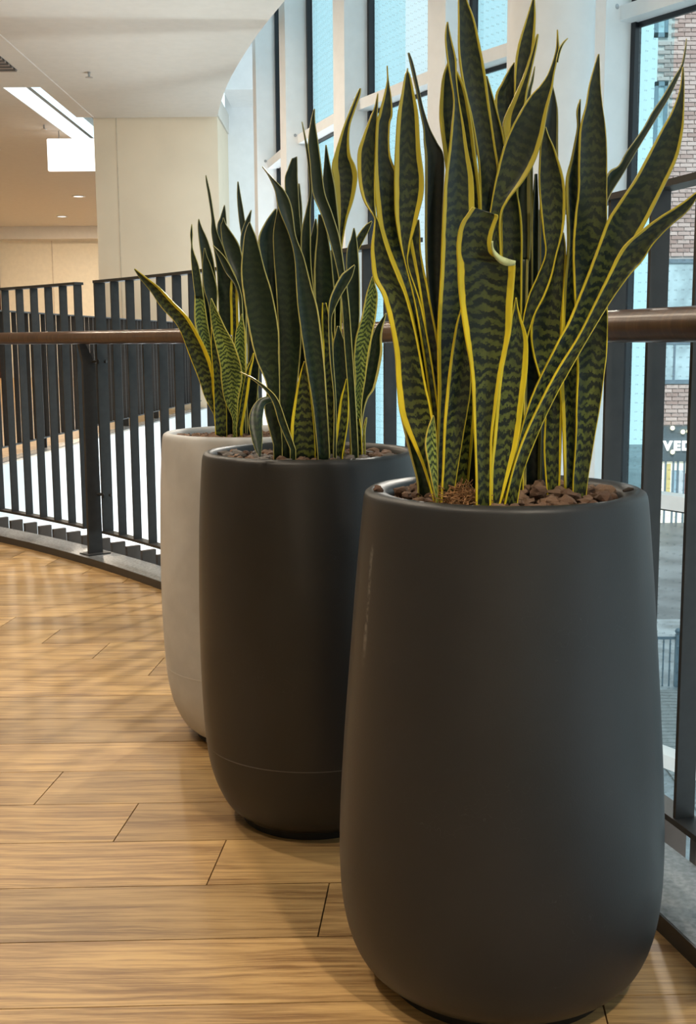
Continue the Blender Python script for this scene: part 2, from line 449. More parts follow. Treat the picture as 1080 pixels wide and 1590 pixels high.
# kerb along the edge
def arc_band(r0, r1, z0, z1, t0, t1, step=0.75):
    mb = MB(); n = max(1, int(round((t1 - t0) / step)))
    ring = []
    for i in range(n + 1):
        t = t0 + (t1 - t0) * i / n
        a, b = pol(r0, t), pol(r1, t)
        ring.append([(a[0], a[1], z0), (b[0], b[1], z0), (b[0], b[1], z1), (a[0], a[1], z1)])
    for q in ring: mb.v += q
    for i in range(n):
        for k in range(4):
            k2 = (k + 1) % 4
            mb.f.append((4 * i + k, 4 * i + k2, 4 * i + 4 + k2, 4 * i + 4 + k))
    mb.f.append((0, 1, 2, 3)); mb.f.append((4 * n + 3, 4 * n + 2, 4 * n + 1, 4 * n))
    return mb
kerb = struct(arc_band(RK + 0.004, RK + 0.17, -0.02, 0.036, -10, 75).build('trim_1', M['kerb'], bevel=0))
arc_band(RK, RK + 0.006, 0.0, 0.0355, -10, 75).build('edge_strip', M['kerb_edge'], kerb)
struct(arc_band(RK + 0.17, RK + 0.20, -0.6, 0.0, -10, 75).build('trim_2', M['white']))

# ceiling over the balcony, with its curved edge towards the facade
edge = [(-2.02, 18.9), (-1.62, 16.6), (-1.10, 14.35), (-0.62, 12.65), (0.0, 10.6), (0.6, 8.9), (1.25, 6.6), (1.75, 4.2), (2.05, 1.5), (2.1, Y_BACK)]
def catmull(pts, n=6):
    out = []
    P = [pts[0]] + list(pts) + [pts[-1]]
    for i in range(1, len(P) - 2):
        for k in range(n):
            t = k / n
            out.append(tuple(0.5 * ((2 * P[i][j]) + (-P[i-1][j] + P[i+1][j]) * t + (2*P[i-1][j] - 5*P[i][j] + 4*P[i+1][j] - P[i+2][j]) * t * t + (-P[i-1][j] + 3*P[i][j] - 3*P[i+1][j] + P[i+2][j]) * t ** 3) for j in range(len(pts[0]))))
    out.append(tuple(pts[-1]))
    return out
ed = catmull(edge, 5)
struct(MB().poly([(-3.94, 18.95), (-3.94, Y_BACK)] + list(reversed(ed)), Z_CEIL, Z_CEIL + 0.35).build('ceiling', M['ceiling']))
# border strip along the straight edge of that ceiling, with a thin shadow-gap bead
struct(MB().box((-4.24, Y_BACK, Z_CEIL + 0.02), (-3.955, 19.0, Z_CEIL + 0.35)).build('trim_3', M['ceiling']))
struct(MB().box((-3.955, Y_BACK, Z_CEIL - 0.004), (-3.94, 18.9, Z_CEIL + 0.05)).build('trim_4', M['lamp_trim']))
# ceiling of the area across the void, with a lit slot
cb = MB()
zc0, zc1 = Z_CEIL + 0.03, Z_CEIL + 0.35
cb.box((X_LEFT, Y_BACK, zc0), (-4.24, 16.0, zc1)); cb.box((X_LEFT, 16.85, zc0), (-4.78, 37.0, zc1))
cb.box((X_LEFT, 16.0, zc0), (-4.24, 16.85, zc1 + 0.3)); cb.box((-4.78, 24.0, zc0), (-2.0, 37.0, zc1)); cb.box((-4.02, 19.0, zc0), (-2.0, 24.0, zc1))
struct(cb.build('ceiling_far', M['ceiling']))
M['slot_glass'] = plain('grey_green_glass', (0.16, 0.20, 0.20), 0.25)
struct(MB().box((-4.82, 16.85, zc1 + 0.25), (-4.0, 24.0, zc1 + 0.30)).box((-4.03, 16.85, zc0), (-4.0, 24.0, zc1 + 0.25)).build('ceiling_slot', M['slot_glass']))
cove = tag(MB().box((-4.80, 16.86, zc0 + 0.01), (-4.775, 23.9, zc0 + 0.26)).build('cove_light', emit('cove_lens', (0.93, 0.98, 1.0), 0.95)), 'long white lit strip recessed in the ceiling across the void', 'light')
# grille strip
gr = empty('ceiling_grille', (-4.9, 15.2, zc0)); tag(gr, 'dark slatted ventilation grille set in the far ceiling', 'grille')
MB().box((-0.5, -0.62, -0.006), (0.62, 0.62, 0.0)).build('backing', M['black'], gr)
gm = MB().box((-0.5, -0.03, -0.03), (0.62, 0.03, -0.006)).mesh('slat', plain('grille_slat', (0.25, 0.22, 0.2), 0.5))
for k in range(8): link('slat', gm, gr, (0, -0.56 + k * 0.16, 0))

# walls
struct(MB().box((X_LEFT - 0.2, Y_BACK - 0.2, -0.3), (7.5, Y_BACK, 7.5)).build('wall_rear', M['cream']))
struct(MB().box((X_LEFT - 0.2, Y_BACK, -0.3), (X_LEFT, 37.2, 5.2)).build('wall_left', M['cream']))
wf = struct(MB().box((X_LEFT, 37.0, -0.3), (-2.0, 37.25, 5.0)).build('wall_far', M['cream']))
struct(MB().box((X_LEFT, 36.3, 4.24), (-2.0, 37.0, Z_CEIL + 0.03)).build('trim_5', M['ceiling']))
M['dark_shop'] = plain('dark_shop_opening', (0.06, 0.02, 0.015), 0.5, 0.5, 2)
struct(MB().box((-12.3, 36.93, 0.0), (-10.85, 36.99, 4.0)).build('door_1', M['dark_shop']))
M['joint'] = plain('panel_joint', (0.60, 0.51, 0.39), 0.8)
for xx in (-9.2, -6.9, -5.1): MB().box((xx, 36.985, 0), (xx + 0.03, 37.0, 4.24)).build('panel_joint', M['joint'], wf)
# big plastered pier at the end of the ceiling
pier = struct(MB().box((-3.97, 18.96, -5.0), (-2.02, 20.6, Z_CEIL + 0.02)).build('wall_pier', M['pier']))
MB().box((-3.62, 18.955, -1.0), (-3.605, 18.965, Z_CEIL)).build('panel_joint', M['joint'], pier)
struct(MB().box((-3.99, 21.0, -0.3), (-3.75, 21.2, 3.75)).build('wall_return', M['white']))
# white end wall where the facade meets the pier
struct(MB().box((-2.06, 20.6, -5.0), (-1.2, 20.9, 7.5)).build('wall_end', M['white']))
struct(MB().box((-1.95, 19.2, 5.05), (-1.2, 20.6, 5.7)).build('trim_6', M['white']))
# floor across the void with white fascia below
FR0, FR1 = (-3.34, 8.2), (-2.36, 18.9)       # line of the railing over there
fd = Vector((FR1[0] - FR0[0], FR1[1] - FR0[1])).normalized(); fn = Vector((-fd.y, fd.x))   # fn points away from the void
def fl(s, o): return (FR0[0] + fd.x * s + fn.x * o, FR0[1] + fd.y * s + fn.y * o)
LEN = 10.7
struct(MB().poly([fl(-0.6, -0.09), fl(LEN, -0.09), fl(LEN, 0.4), (-3.0, 37.0), (X_LEFT, 37.0), (X_LEFT, 9.2), (-5.0, 8.9)], -0.28, 0.0).build('floor_far', M['plank']))
struct(MB().poly([fl(-0.6, -0.10), fl(LEN, -0.10), fl(LEN, 0.07), fl(-0.6, 0.07)], 0.0, 0.036).build('trim_7', M['kerb']))
struct(MB().poly([fl(-0.6, -0.16), fl(LEN, -0.16), fl(LEN, -0.10), fl(-0.6, -0.10)], -5.0, 0.03).build('wall_fascia', M['white']))
# lower level
struct(MB().box((-12.5, -4.5, -5.15), (8.0, 37.0, -5.0)).build('floor_lower', M['lower_floor']))

# ------------------------------------------------------------------ lamps of the place, plus added fill lamps
def area(name, loc, size, power, col, target=None, sy=None, spread=None):
    ld = bpy.data.lights.new(name, 'AREA'); ld.energy = power; ld.color = col
    if sy: ld.shape = 'RECTANGLE'; ld.size = size; ld.size_y = sy
    else: ld.shape = 'DISK'; ld.size = size
    if spread: ld.spread = math.radians(spread)
    o = bpy.data.objects.new(name, ld); C.objects.link(o); o.location = loc
    if target is not None:
        d = Vector(target) - Vector(loc); o.rotation_euler = d.to_track_quat('-Z', 'Y').to_euler()
    return o
trim_me = MB().lathe([(0.13, 0.0), (0.16, 0.0), (0.165, -0.012), (0.125, -0.014), (0.12, 0.0)], 24).mesh('trim_ring', M['lamp_trim'], True)
lens_me = MB().lathe([(0.0005, -0.004), (0.125, -0.004)], 24).mesh('lens', M['opal'])
def downlight(x, y, power, col, label, size=0.24, z=Z_CEIL, spread=None):
    e = empty('downlight', (x, y, z)); tag(e, label, 'light', 'ceiling downlights')
    link('trim_ring', trim_me, e); link('lens', lens_me, e)
    l = area('lamp', (0, 0, -0.02), size, power, col, spread=spread); l.parent = e
    return e
dl = 'round warm recessed downlight in the pale ceiling'
downlight(1.3, -0.9, 120, WARM, dl, 0.2)
downlight(-1.6, 0.3, 62, WARM, dl, 0.2)
downlight(-2.3, 3.2, 72, WARM, dl, 0.22)
downlight(-1.2, 5.4, 34, WARM, dl, 0.25)
downlight(-2.6, 7.5, 55, WARM, dl, 0.3)
downlight(-2.4, 11.3, 75, WARM, dl, 0.3)
for x, y in ((-5.4, 12.0), (-6.5, 22.0), (-6.5, 29.0), (-4.6, 33.5), (-8.0, 33.5)):
    downlight(x, y, 150, WARM, 'round warm recessed downlight in the ceiling across the void', 0.3, zc0)
# added unseen strip lamp in the void, brightening the white fascia
ww = empty('fascia_fill_lamp', (-1.55, 13.5, -3.0)); tag(ww, 'added unseen strip lamp brightening the white fascia below the far railing', 'light')
MB().box((-0.05, -5.0, -0.06), (0.05, 5.0, 0.0)).build('housing', M['lamp_trim'], ww)
l = area('lamp', (-0.02, 0, 0.03), 0.10, 700, (0.95, 0.98, 1.0), target=(-0.9, 0.0, 1.1), sy=9.6); l.parent = ww
# added unseen spot at the column, casting fin shadows across the balcony floor
sl = empty('added_spot', (1.10, 7.72, 3.62)); tag(sl, 'added unseen spot lamp beside the round white column', 'light')
aim = (Vector((-1.25, 4.3, 0)) - Vector((1.10, 7.72, 3.62))).normalized()
MB().tube([tuple(-aim * 0.10), tuple(aim * 0.03)], 0.06, 16).build('housing', M['black'], sl)
MB().tube([(0.0, 0.0, 0.0), (0.12, 0.12, 0.02)], 0.014, 8).build('arm', M['black'], sl)
sd = bpy.data.lights.new('lamp', 'SPOT'); sd.energy = 520; sd.color = (1.0, 0.93, 0.82); sd.spot_size = math.radians(62); sd.spot_blend = 0.5; sd.shadow_soft_size = 0.05
so = bpy.data.objects.new('lamp', sd); C.objects.link(so); so.parent = sl; so.location = aim * 0.05
so.rotation_euler = aim.to_track_quat('-Z', 'Y').to_euler()
# bright square luminaire hanging in front of the pier
hl = empty('hanging_light', (-4.62, 20.2, 4.22)); tag(hl, 'bright white square luminaire hanging beside the plastered pier', 'light')
MB().box((-0.40, -0.03, -0.27), (0.62, 0.03, 0.26)).build('panel', M['panel_light'], hl, bevel=0.015)
for hx in (-0.2, 0.4): MB().tube([(hx, 0, 0.26), (hx, 0, 0.40)], 0.008).build('hanger', M['metal_light'], hl)
# sprinklers
for (u, v, y, zz) in ((138, 112, None, Z_CEIL), (68, 194, None, zc0)):
    d = at(u, v, 1.0) - CAM
    p = CAM + d * ((zz - CAM.z) / d.z)
    e = empty('sprinkler', (p.x, p.y, zz)); tag(e, 'small steel sprinkler head on the pale ceiling near its straight edge' if zz == Z_CEIL else 'small steel sprinkler head on the ceiling across the void', 'sprinkler')
    MB().tube([(0, 0, 0), (0, 0, -0.07)], 0.014, 10).build('stem', M['metal_light'], e)
    MB().lathe([(0.001, -0.075), (0.05, -0.072), (0.05, -0.066), (0.001, -0.064)], 16).build('deflector', M['metal_light'], e)

# ------------------------------------------------------------------ facade: glazed bays window_1..n
MP = [(6.9*1.0, -0.5), (5.95, 1.0), (5.0, 2.5), (4.02, 4.0), (3.03, 5.52), (2.045, 7.03 + 0.0)]
MP = []
p = Vector((2.04, 8.54)); MP.append(p)
for h, L in ((33, 1.795), (27, 1.78), (19, 1.96), (14, 1.89)):
    a = math.radians(h); p = p + Vector((-math.sin(a), math.cos(a))) * L; MP.append(p)
p = Vector((2.04, 8.54))
for h in (33, 36, 38, 40, 42, 42, 42):
    a = math.radians(h); p = p - Vector((-math.sin(a), math.cos(a))) * 1.8; MP.insert(0, p)
TRANSOMS = (3.27, -0.09, -1.95)
Z_LO, Z_HI = -5.0, 7.5
for i in range(len(MP)):
    # frame directions at mullion i (tangent of the bay nearer the camera side)
    a, b = (MP[i - 1], MP[i]) if i > 0 else (MP[0], MP[1])
    tg = (b - a).normalized(); nin = Vector((-tg.y, tg.x))          # nin points indoors
    if nin.x > 0: nin = -nin
    e = struct(empty('window_%d' % (i + 1), (MP[i].x, MP[i].y, 0)))
    mb = MB().obox((tg.x * 0.12 + nin.x * 0.15, tg.y * 0.12 + nin.y * 0.15), tg, nin, 0.12, 0.145, Z_LO, Z_HI)
    mb.build('mullion', M['mullion'], e)
    MB().obox((-tg.x * 0.02 + nin.x * 0.02, -tg.y * 0.02 + nin.y * 0.02), tg, nin, 0.022, 0.03, Z_LO, Z_HI).build('gasket', M['black'], e)
    MB().obox((-nin.x * 0.185 - tg.x * 0.03, -nin.y * 0.185 - tg.y * 0.03), tg, nin, 0.008, 0.165, Z_LO, Z_HI).build('glass_fin', M['fin_glass'], e)
    if i > 0:
        Lb = (b - a).length
        ln_ = Lb - 0.24 - 0.045
        pane = MB().box((-ln_ / 2, -0.008, Z_LO), (ln_ / 2, 0.008, Z_HI)).build('pane', M['glass'], e)
        mid = -tg * (0.042 + ln_ / 2)
        pane.location = (mid.x, mid.y, 0); pane.rotation_euler = (0, 0, math.atan2(tg.y, tg.x))
        for z in TRANSOMS:
            c = mid + nin * 0.085
            MB().obox((c.x, c.y), tg, nin, ln_ / 2 + 0.06, 0.075, z, z + 0.10).build('transom', M['mullion'], e)
            c = mid + nin * 0.012
            MB().obox((c.x, c.y), tg, nin, ln_ / 2, 0.012, z - 0.035, z).build('gasket', M['black'], e)
    bz = at(943 if i == 7 else 0, 20, 8.4)
    for z in (3.36,):
        c = nin * 0.19
        MB().lathe([(0.001, 0), (0.018, 0), (0.018, 0.008), (0.001, 0.008)], 12).build('bolt', M['metal_light'], e,
            loc=(c.x - tg.x * 0.002, c.y - tg.y * 0.002, z), rot=(math.pi / 2, 0, math.atan2(tg.y, tg.x) + math.pi / 2))
struct(MB().poly([(-12.7, -4.7)] + [(q.x, q.y) for q in MP] + [(-1.2, 20.9), (-12.7, 20.9)], Z_HI, Z_HI + 0.2).build('ceiling_upper', M['white']))
# round structural column between railing and facade
col = struct(MB().lathe([(0.285, -5.0), (0.285, Z_HI)], 48).build('wall_column', M['white'], smooth=True))
col.location = (1.352, 8.0, 0)

# ================================================================== RAILINGS
fin_me = MB().box((-0.0205, -0.0045, 0.0), (0.0205, 0.005, 1.21)).mesh('fin', M['steel'])
fin_end_me = MB().box((-0.028, -0.006, 0.0), (0.028, 0.006, 1.21)).mesh('fin', M['steel'])
fin_far_me = MB().box((-0.0225, -0.005, 0.0), (0.0225, 0.005, 1.21)).mesh('fin', M['steel'])
screw_me = MB().lathe([(0.001, 0), (0.012, 0), (0.012, 0.004), (0.001, 0.004)], 10).mesh('screw', M['black'])
RF = RK + 0.1225
rail = empty('balustrade', (*pol(RF, 27), 0.0))
tag(rail, 'curved charcoal steel balustrade with vertical fins and round wooden handrail behind the planters', 'railing')
rb = Vector(rail.location)
def rel(p, z): return (p[0] - rb.x, p[1] - rb.y, z - rb.z)
posts = (49.3, 40.5, 31.6, 23.08, 12.9, 4.2)
PITCH_T = 0.93
for i in range(len(posts) - 1):
    t_hi, t_lo = posts[i] - 0.32, posts[i + 1] + 0.32
    st, pt = (0.63, 1.0) if i == 3 else (0.12, PITCH_T)
    n = int((t_hi - st - t_lo) / pt)
    fins = [t_hi - st - pt * k for k in range(n + 1)]
    if i == 3: fins.insert(0, t_hi - 0.1)
    for k, t in enumerate(fins):
        o = link('fin', fin_end_me if k == 0 else fin_me, rail, rel(pol(RF, t), 0.155), (0, 0, math.radians(t)))
    for z0, z1, nm in ((0.143, 0.155, 'bottom_bar'), (1.365, 1.378, 'top_bar')):
        mb = arc_band(RF - 0.025, RF + 0.025, z0, z1, fins[-1] - 0.1, fins[0] + 0.12, 0.5)
        mb.v = [(x - rb.x, y - rb.y, z) for x, y, z in mb.v]
        mb.build(nm, M['steel'], rail)
for t in posts:
    r = RK + 0.085
    x, y = pol(r, t)
    e = MB()
    # flat plate post, leaning inwards at the top towards the handrail
    a = math.radians(t); rx, ry = math.cos(a), math.sin(a); tx, ty = -ry, rx
    def sec(z, r0, r1, h): return [(x + rx * q + tx * s * h - rb.x, y + ry * q + ty * s * h - rb.y, z) for q, s in ((r0, -1), (r1, -1), (r1, 1), (r0, 1))]
    e.prism(sec(0.04, -0.038, 0.038, 0.009), sec(0.985, -0.032, 0.032, 0.009))
    e.prism(sec(0.985, -0.032, 0.032, 0.009), sec(1.085, -0.052, -0.02, 0.009))
    po = e.build('post', M['steel'], rail)
    MB().prism(sec(0.036, -0.06, 0.06, 0.05), sec(0.042, -0.06, 0.06, 0.05)).build('base_plate', M['steel'], po)
    for z in (0.335, 0.99):
        p0 = Vector((x + rx * 0.02 - rb.x, y + ry * 0.02 - rb.y, z)); p1 = p0 + Vector((rx * 0.035 - tx * 0.085, ry * 0.035 - ty * 0.085, 0))
        p2 = p0 + Vector((rx * 0.035 + tx * 0.04, ry * 0.035 + ty * 0.04, 0))
        MB().tube([p2, p0, p1], 0.008, 8).build('bracket', M['steel'], po)
        sx, sy = pol(RF - 0.024, t - 0.48)
        link('screw', screw_me, po, rel((sx - rx * 0.002, sy - ry * 0.002), z), (math.pi / 2, 0, math.radians(t) + math.pi / 2))
RH = RK + 0.035
hp = [rel(pol(RH, t), 1.106) for t in [3 + k * 0.75 for k in range(68)]]
hr = MB().tube(hp, 0.0315, 20).build('handrail', M['handrail'], rail, smooth=True)
# bronze fascia fins hanging on the slab edge, just outside the kerb
ff = empty('fascia_fins', (*pol(RK + 0.24, 27), -0.5)); tag(ff, 'row of short bronze fins capping the slab edge outside the grey kerb', 'fascia')
fo = Vector(ff.location)
ff_me = MB().box((-0.035, -0.011, 0.0), (0.04, 0.011, 0.572)).mesh('fascia_fin', M['brown_fin'])
for k in range(52):
    t = 49.5 - PITCH_T * k - 0.35
    q = pol(RK + 0.237, t); link('fascia_fin', ff_me, ff, (q[0] - fo.x, q[1] - fo.y, 0), (0, 0, math.radians(t)))

# railing across the void
rf = empty('balustrade', (*fl(5, 0), 0.0)); tag(rf, 'straight charcoal fin balustrade across the void above the white fascia', 'railing')
ro = Vector(rf.location); ra = math.atan2(fd.y, fd.x)
for k in range(66):
    s = 0.4 + k * 0.155; q = fl(s, 0.0)
    link('fin', fin_far_me, rf, (q[0] - ro.x, q[1] - ro.y, 0.155), (0, 0, ra + math.pi / 2))
for z0, z1, nm in ((0.143, 0.155, 'bottom_bar'), (1.365, 1.378, 'top_bar')):
    MB().poly([(p[0] - ro.x, p[1] - ro.y) for p in (fl(0.3, -0.025), fl(10.6, -0.025), fl(10.6, 0.025), fl(0.3, 0.025))], z0, z1).build(nm, M['steel'], rf)
for s in (0.5, 2.0, 3.5, 5.0, 6.5, 8.0, 9.5):
    q = fl(s, 0.05); MB().obox((q[0] - ro.x, q[1] - ro.y), fd, fn, 0.009, 0.035, 0.036, 1.08).build('post', M['steel'], rf)
hq = [(fl(s, 0.085)[0] - ro.x, fl(s, 0.085)[1] - ro.y, 1.106) for s in (0.2, 10.6)]
MB().tube(hq, 0.029, 14).build('handrail', M['handrail'], rf, smooth=True)

# ================================================================== STREET OUTSIDE
ZG = -4.3
struct(MB().box((7.0, 9.0, ZG - 0.2), (40, 60, ZG)).build('ground_street', M['asphalt']))
struct(MB().box((-30, 21.5, ZG - 0.2), (7.0, 60, ZG)).build('ground_street_side', M['asphalt']))
YB = 34.0
bl = at(1014, 300, YB).x
bld = empty('brick_building', (bl, YB, ZG)); tag(bld, 'pale red brick building with blue-framed windows across the street', 'building')
def bz(v): return at(1045, v, YB).z - ZG
def bx(u, v=300): return at(u, v, YB).x - bl
MB().poly([(0.0, 0.03), (9.0, 0.03), (9.0, 8.0), (2.4, 8.0)], 0.0, bz(-120)).build('wall', M['mortar'], bld)
wins = [(bx(1016, 30) - 0.0, bx(1037, 30), bz(58), bz(-30)), (bx(1014, 200) - 0.0, bx(1034, 200), bz(235), bz(127)),
        (bx(1032, 480) - 0.1, bx(1100, 480), bz(596), bz(402)), (bx(1075, 200) + 0.6, bx(1095, 200) + 0.6, bz(235), bz(127))]
shop_top = bz(660)
BW, BH, J = 0.36, 0.118, 0.022
bme = MB().box((J / 2, -0.03, J / 2), (BW - J / 2, 0.03, BH - J / 2)).mesh('brick', M['brick'])
allb = []
ztop = bz(-110)
rown = int((ztop - shop_top) / BH)
for r in range(rown):
    z = shop_top + r * BH
    for k in range(-1, 14):
        x = k * BW + (BW / 2 if r % 2 else 0)
        if x < -0.01: continue
        if any(x + BW > a - 0.02 and x < b + 0.02 and z + BH > c - 0.02 and z < d + 0.02 for a, b, c, d in wins): continue
        allb.append((x, z))
vis = [q for q in allb if q[0] < bx(1088)]
vis.sort(key=lambda q: abs(q[1] - bz(330)))
vis = set(vis[:290])
rest = MB()
for q in allb:
    if q in vis: link('brick', bme, bld, (q[0], 0, q[1]))
    else: rest.box((q[0] + J / 2, -0.03, q[1] + J / 2), (q[0] + BW - J / 2, 0.03, q[1] + BH - J / 2))
tag(rest.build('brick_field', M['brick'], bld), kind='stuff')
for a, b, c, d in wins:
    f = MB()
    for lo, hi in (((a, -0.05, c), (b, 0.04, c + 0.12)), ((a, -0.05, d - 0.12), (b, 0.04, d)), ((a, -0.05, c), (a + 0.1, 0.04, d)), ((b - 0.1, -0.05, c), (b, 0.04, d))): f.box(lo, hi)
    wo = f.build('window', M['frame_blue'], bld)
    MB().box((a + 0.1, 0.0, c + 0.12), (b - 0.1, 0.02, d - 0.12)).build('pane', M['shop_glass'], wo)
    if b - a > 0.8:
        zz = c + (d - c) * 0.32; MB().box((a, -0.03, zz), (b, 0.03, zz + 0.06)).box(((a + b) / 2 - 0.3, -0.03, c), ((a + b) / 2 - 0.24, 0.03, zz)).build('glazing_bar', M['frame_blue'], wo)
# shopfront
M['sign_band'] = plain('dark_sign_band', (0.10, 0.13, 0.15), 0.5)
sf = MB().box((0, -0.1, bz(716)), (9.0, 0.03, bz(662))).build('sign_band', M['sign_band'], bld)
MB().box((0.0, -0.02, 0.0), (9.0, 0.02, bz(716))).build('shop_window', emit('lit_shop_window', (0.95, 0.90, 0.74), 0.55), bld)
for k, uu in enumerate((1018, 1031, 1043, 1050, 1060, 1072)):
    MB().box((bx(uu, 750) - 0.02, -0.07, 0), (bx(uu, 750) + 0.03, -0.02, bz(716))).build('shop_mullion', M['frame_blue'], bld)
for k, (uu, vv, cc) in enumerate(((1036, 735, (0.75, 0.6, 0.25)), (1045, 745, (0.35, 0.5, 0.6)), (1056, 745, (0.6, 0.65, 0.7)), (1063, 750, (0.45, 0.16, 0.12)))):
    MB().box((bx(uu, vv) - 0.07, -0.06, bz(780)), (bx(uu, vv) + 0.07, -0.02, bz(vv - 15))).build('display_panel', plain('display_%d' % k, cc, 0.6), bld)
# sign letters
sg = empty('shop_sign', (bl, YB - 0.16, ZG)); tag(sg, 'glowing white capital letters of a shop sign on the dark band of the brick building', 'sign')
def letter(ch, u, v, hpx, wd=None):
    cu = bpy.data.curves.new('letter', 'FONT'); cu.body = ch; cu.size = 0.37; cu.extrude = 0.03; cu.offset = 0.018
    tmp = bpy.data.objects.new('tmp', cu); C.objects.link(tmp)
    dg = bpy.context.evaluated_depsgraph_get(); me = bpy.data.meshes.new_from_object(tmp.evaluated_get(dg))
    bpy.data.objects.remove(tmp, do_unlink=True)
    me.materials.clear(); me.materials.append(M['letter'])
    o = link('letter', me, sg, (bx(u, v), 0, bz(v)), (math.pi / 2, 0, 0))
for ch, u in (('I', 997.5), ('V', 1027.5), ('E', 1043), ('D', 1055.5)): letter(ch, u, 698, 16)
for k, (u, v) in enumerate(((1041, 664), (1057, 670), (1066, 669), (1041, 701))):
    b_ = MB().lathe([(0.001, -0.07), (0.05, -0.05), (0.07, 0), (0.05, 0.05), (0.001, 0.07)], 10).build('bulb', M['bulb'], sg, loc=(bx(u, v), -0.02, bz(v)))
# terrace outside with railing
struct(MB().box((2.6, 9.5, -4.3), (7.0, 21.5, -4.18)).build('ground_terrace', plain('wet_terrace', (0.30, 0.33, 0.35), 0.35, 0.35, 2.5)))
M['deck'] = plain('grey_decking', (0.26, 0.27, 0.27), 0.6, 0.2, 9)
dk = empty('timber_deck', (4.2, 12.0, -4.18)); tag(dk, 'grey timber decking outside below the glass facade', 'decking')
dme = MB().box((0, 0, 0.0), (2.6, 0.13, 0.03)).mesh('board', M['deck'])
for k in range(34): link('board', dme, dk, (-0.3, k * 0.145, 0))
fe = empty('street_fence', (4.2, 17.2, -4.18)); tag(fe, 'low dark metal fence with ball-topped post outside on the terrace', 'fence')
bar_me = MB().tube([(0, 0, 0), (0, 0, 0.78)], 0.012, 6).mesh('bar', M['frame_blue'])
for k in range(24): link('bar', bar_me, fe, (-0.2 + k * 0.10, 0, 0))
MB().box((-0.25, -0.015, 0.74), (2.2, 0.015, 0.78)).build('top_rail', M['frame_blue'], fe)
pz = at(1050, 1030, 17.2).x - 4.2
po = MB().box((pz - 0.035, -0.05, 0), (pz + 0.035, 0.02, 0.82)).build('post', M['frame_blue'], fe)
MB().lathe([(0.001, -0.05), (0.035, -0.035), (0.05, 0), (0.035, 0.035), (0.001, 0.05)], 12).build('ball', M['frame_blue'], po, smooth=True, loc=(pz, -0.015, 0.87))
yw = tag(MB().box((6.4, 31.5, ZG), (8.3, 31.8, ZG + 0.35)).build('yellow_barrier', plain('yellow_barrier_paint', (0.75, 0.55, 0.12), 0.5), bevel=0.03), 'low yellow barrier on the street before the shopfront', 'barrier')

# ================================================================== PLANTERS
def planter(name, label, loc, prof, mat, inner_r, rim_z, soil_z, seam=None, seam_mat=None):
    e = empty(name, (*loc, 0)); tag(e, label, 'planter')
    # outer shell, rolled rim, inner wall
    pts = catmull(prof, 5)
    r_top = prof[-1][0]
    shell = list(pts) + [(r_top - 0.002, rim_z + 0.005), (r_top - 0.008, rim_z + 0.009), (r_top - 0.016, rim_z + 0.010),
                         (inner_r + 0.006, rim_z + 0.006), (inner_r, rim_z), (inner_r - 0.002, rim_z - 0.012), (inner_r - 0.004, soil_z - 0.05)]
    MB().lathe([(0.02, prof[0][1] + 0.001)] + shell, 96).build('body', mat, e, smooth=True)
    MB().lathe([(0.01, 0.0), (prof[0][0] - 0.012, 0.0), (prof[0][0] - 0.006, prof[0][1] + 0.004), (0.01, prof[0][1] + 0.004)], 64).build('foot', M['foot'], e, smooth=False)
    if seam:
        rr = [p for p in pts]
        def r_at(z):
            for a, b in zip(pts, pts[1:]):
                if a[1] <= z <= b[1]: return a[0] + (b[0] - a[0]) * (z - a[1]) / max(1e-6, b[1] - a[1])
        MB().lathe([(r_at(seam - 0.001) + 0.0002, seam - 0.001), (r_at(seam) + 0.0007, seam), (r_at(seam + 0.001) + 0.0002, seam + 0.001)], 96).build('seam', seam_mat or M['seam'], e, smooth=True)
    MB().lathe([(0.002, soil_z - 0.006), (inner_r - 0.003, soil_z - 0.006)], 48).build('soil', M['soil'], e)
    return e
M['seam'] = plain('seam_line', (0.10, 0.092, 0.088), 0.6)
P1 = (0.255, 1.88); P2 = (-0.085, 2.57); P3 = (-0.262, 3.14)
RIM = 0.832; SOIL = 0.828
prof1 = [(0.205, 0.02), (0.236, 0.045), (0.256, 0.085), (0.268, 0.14), (0.2725, 0.21), (0.271, 0.30), (0.264, 0.42), (0.2535, 0.56), (0.242, 0.70), (0.2315, 0.81), (0.2285, RIM)]
prof2 = [(0.175, 0.02), (0.200, 0.045), (0.220, 0.085), (0.234, 0.13), (0.243, 0.19), (0.2485, 0.28), (0.2515, 0.40), (0.2505, 0.55), (0.246, 0.70), (0.239, 0.81), (0.236, RIM)]
planter('planter', 'large tapered charcoal planter holding the tallest yellow-edged snake plant', P1, prof1, M['planter_front'], 0.189, RIM, SOIL)
planter('planter', 'dark brown-black barrel planter between the charcoal and the light grey one', P2, prof2, M['planter_mid'], 0.210, RIM, SOIL, 0.185)
planter('planter', 'light grey barrel planter beside the curved railing', P3, prof2, M['planter_back'], 0.210, RIM, SOIL, 0.205, plain('pale_seam', (0.56, 0.55, 0.54), 0.6))

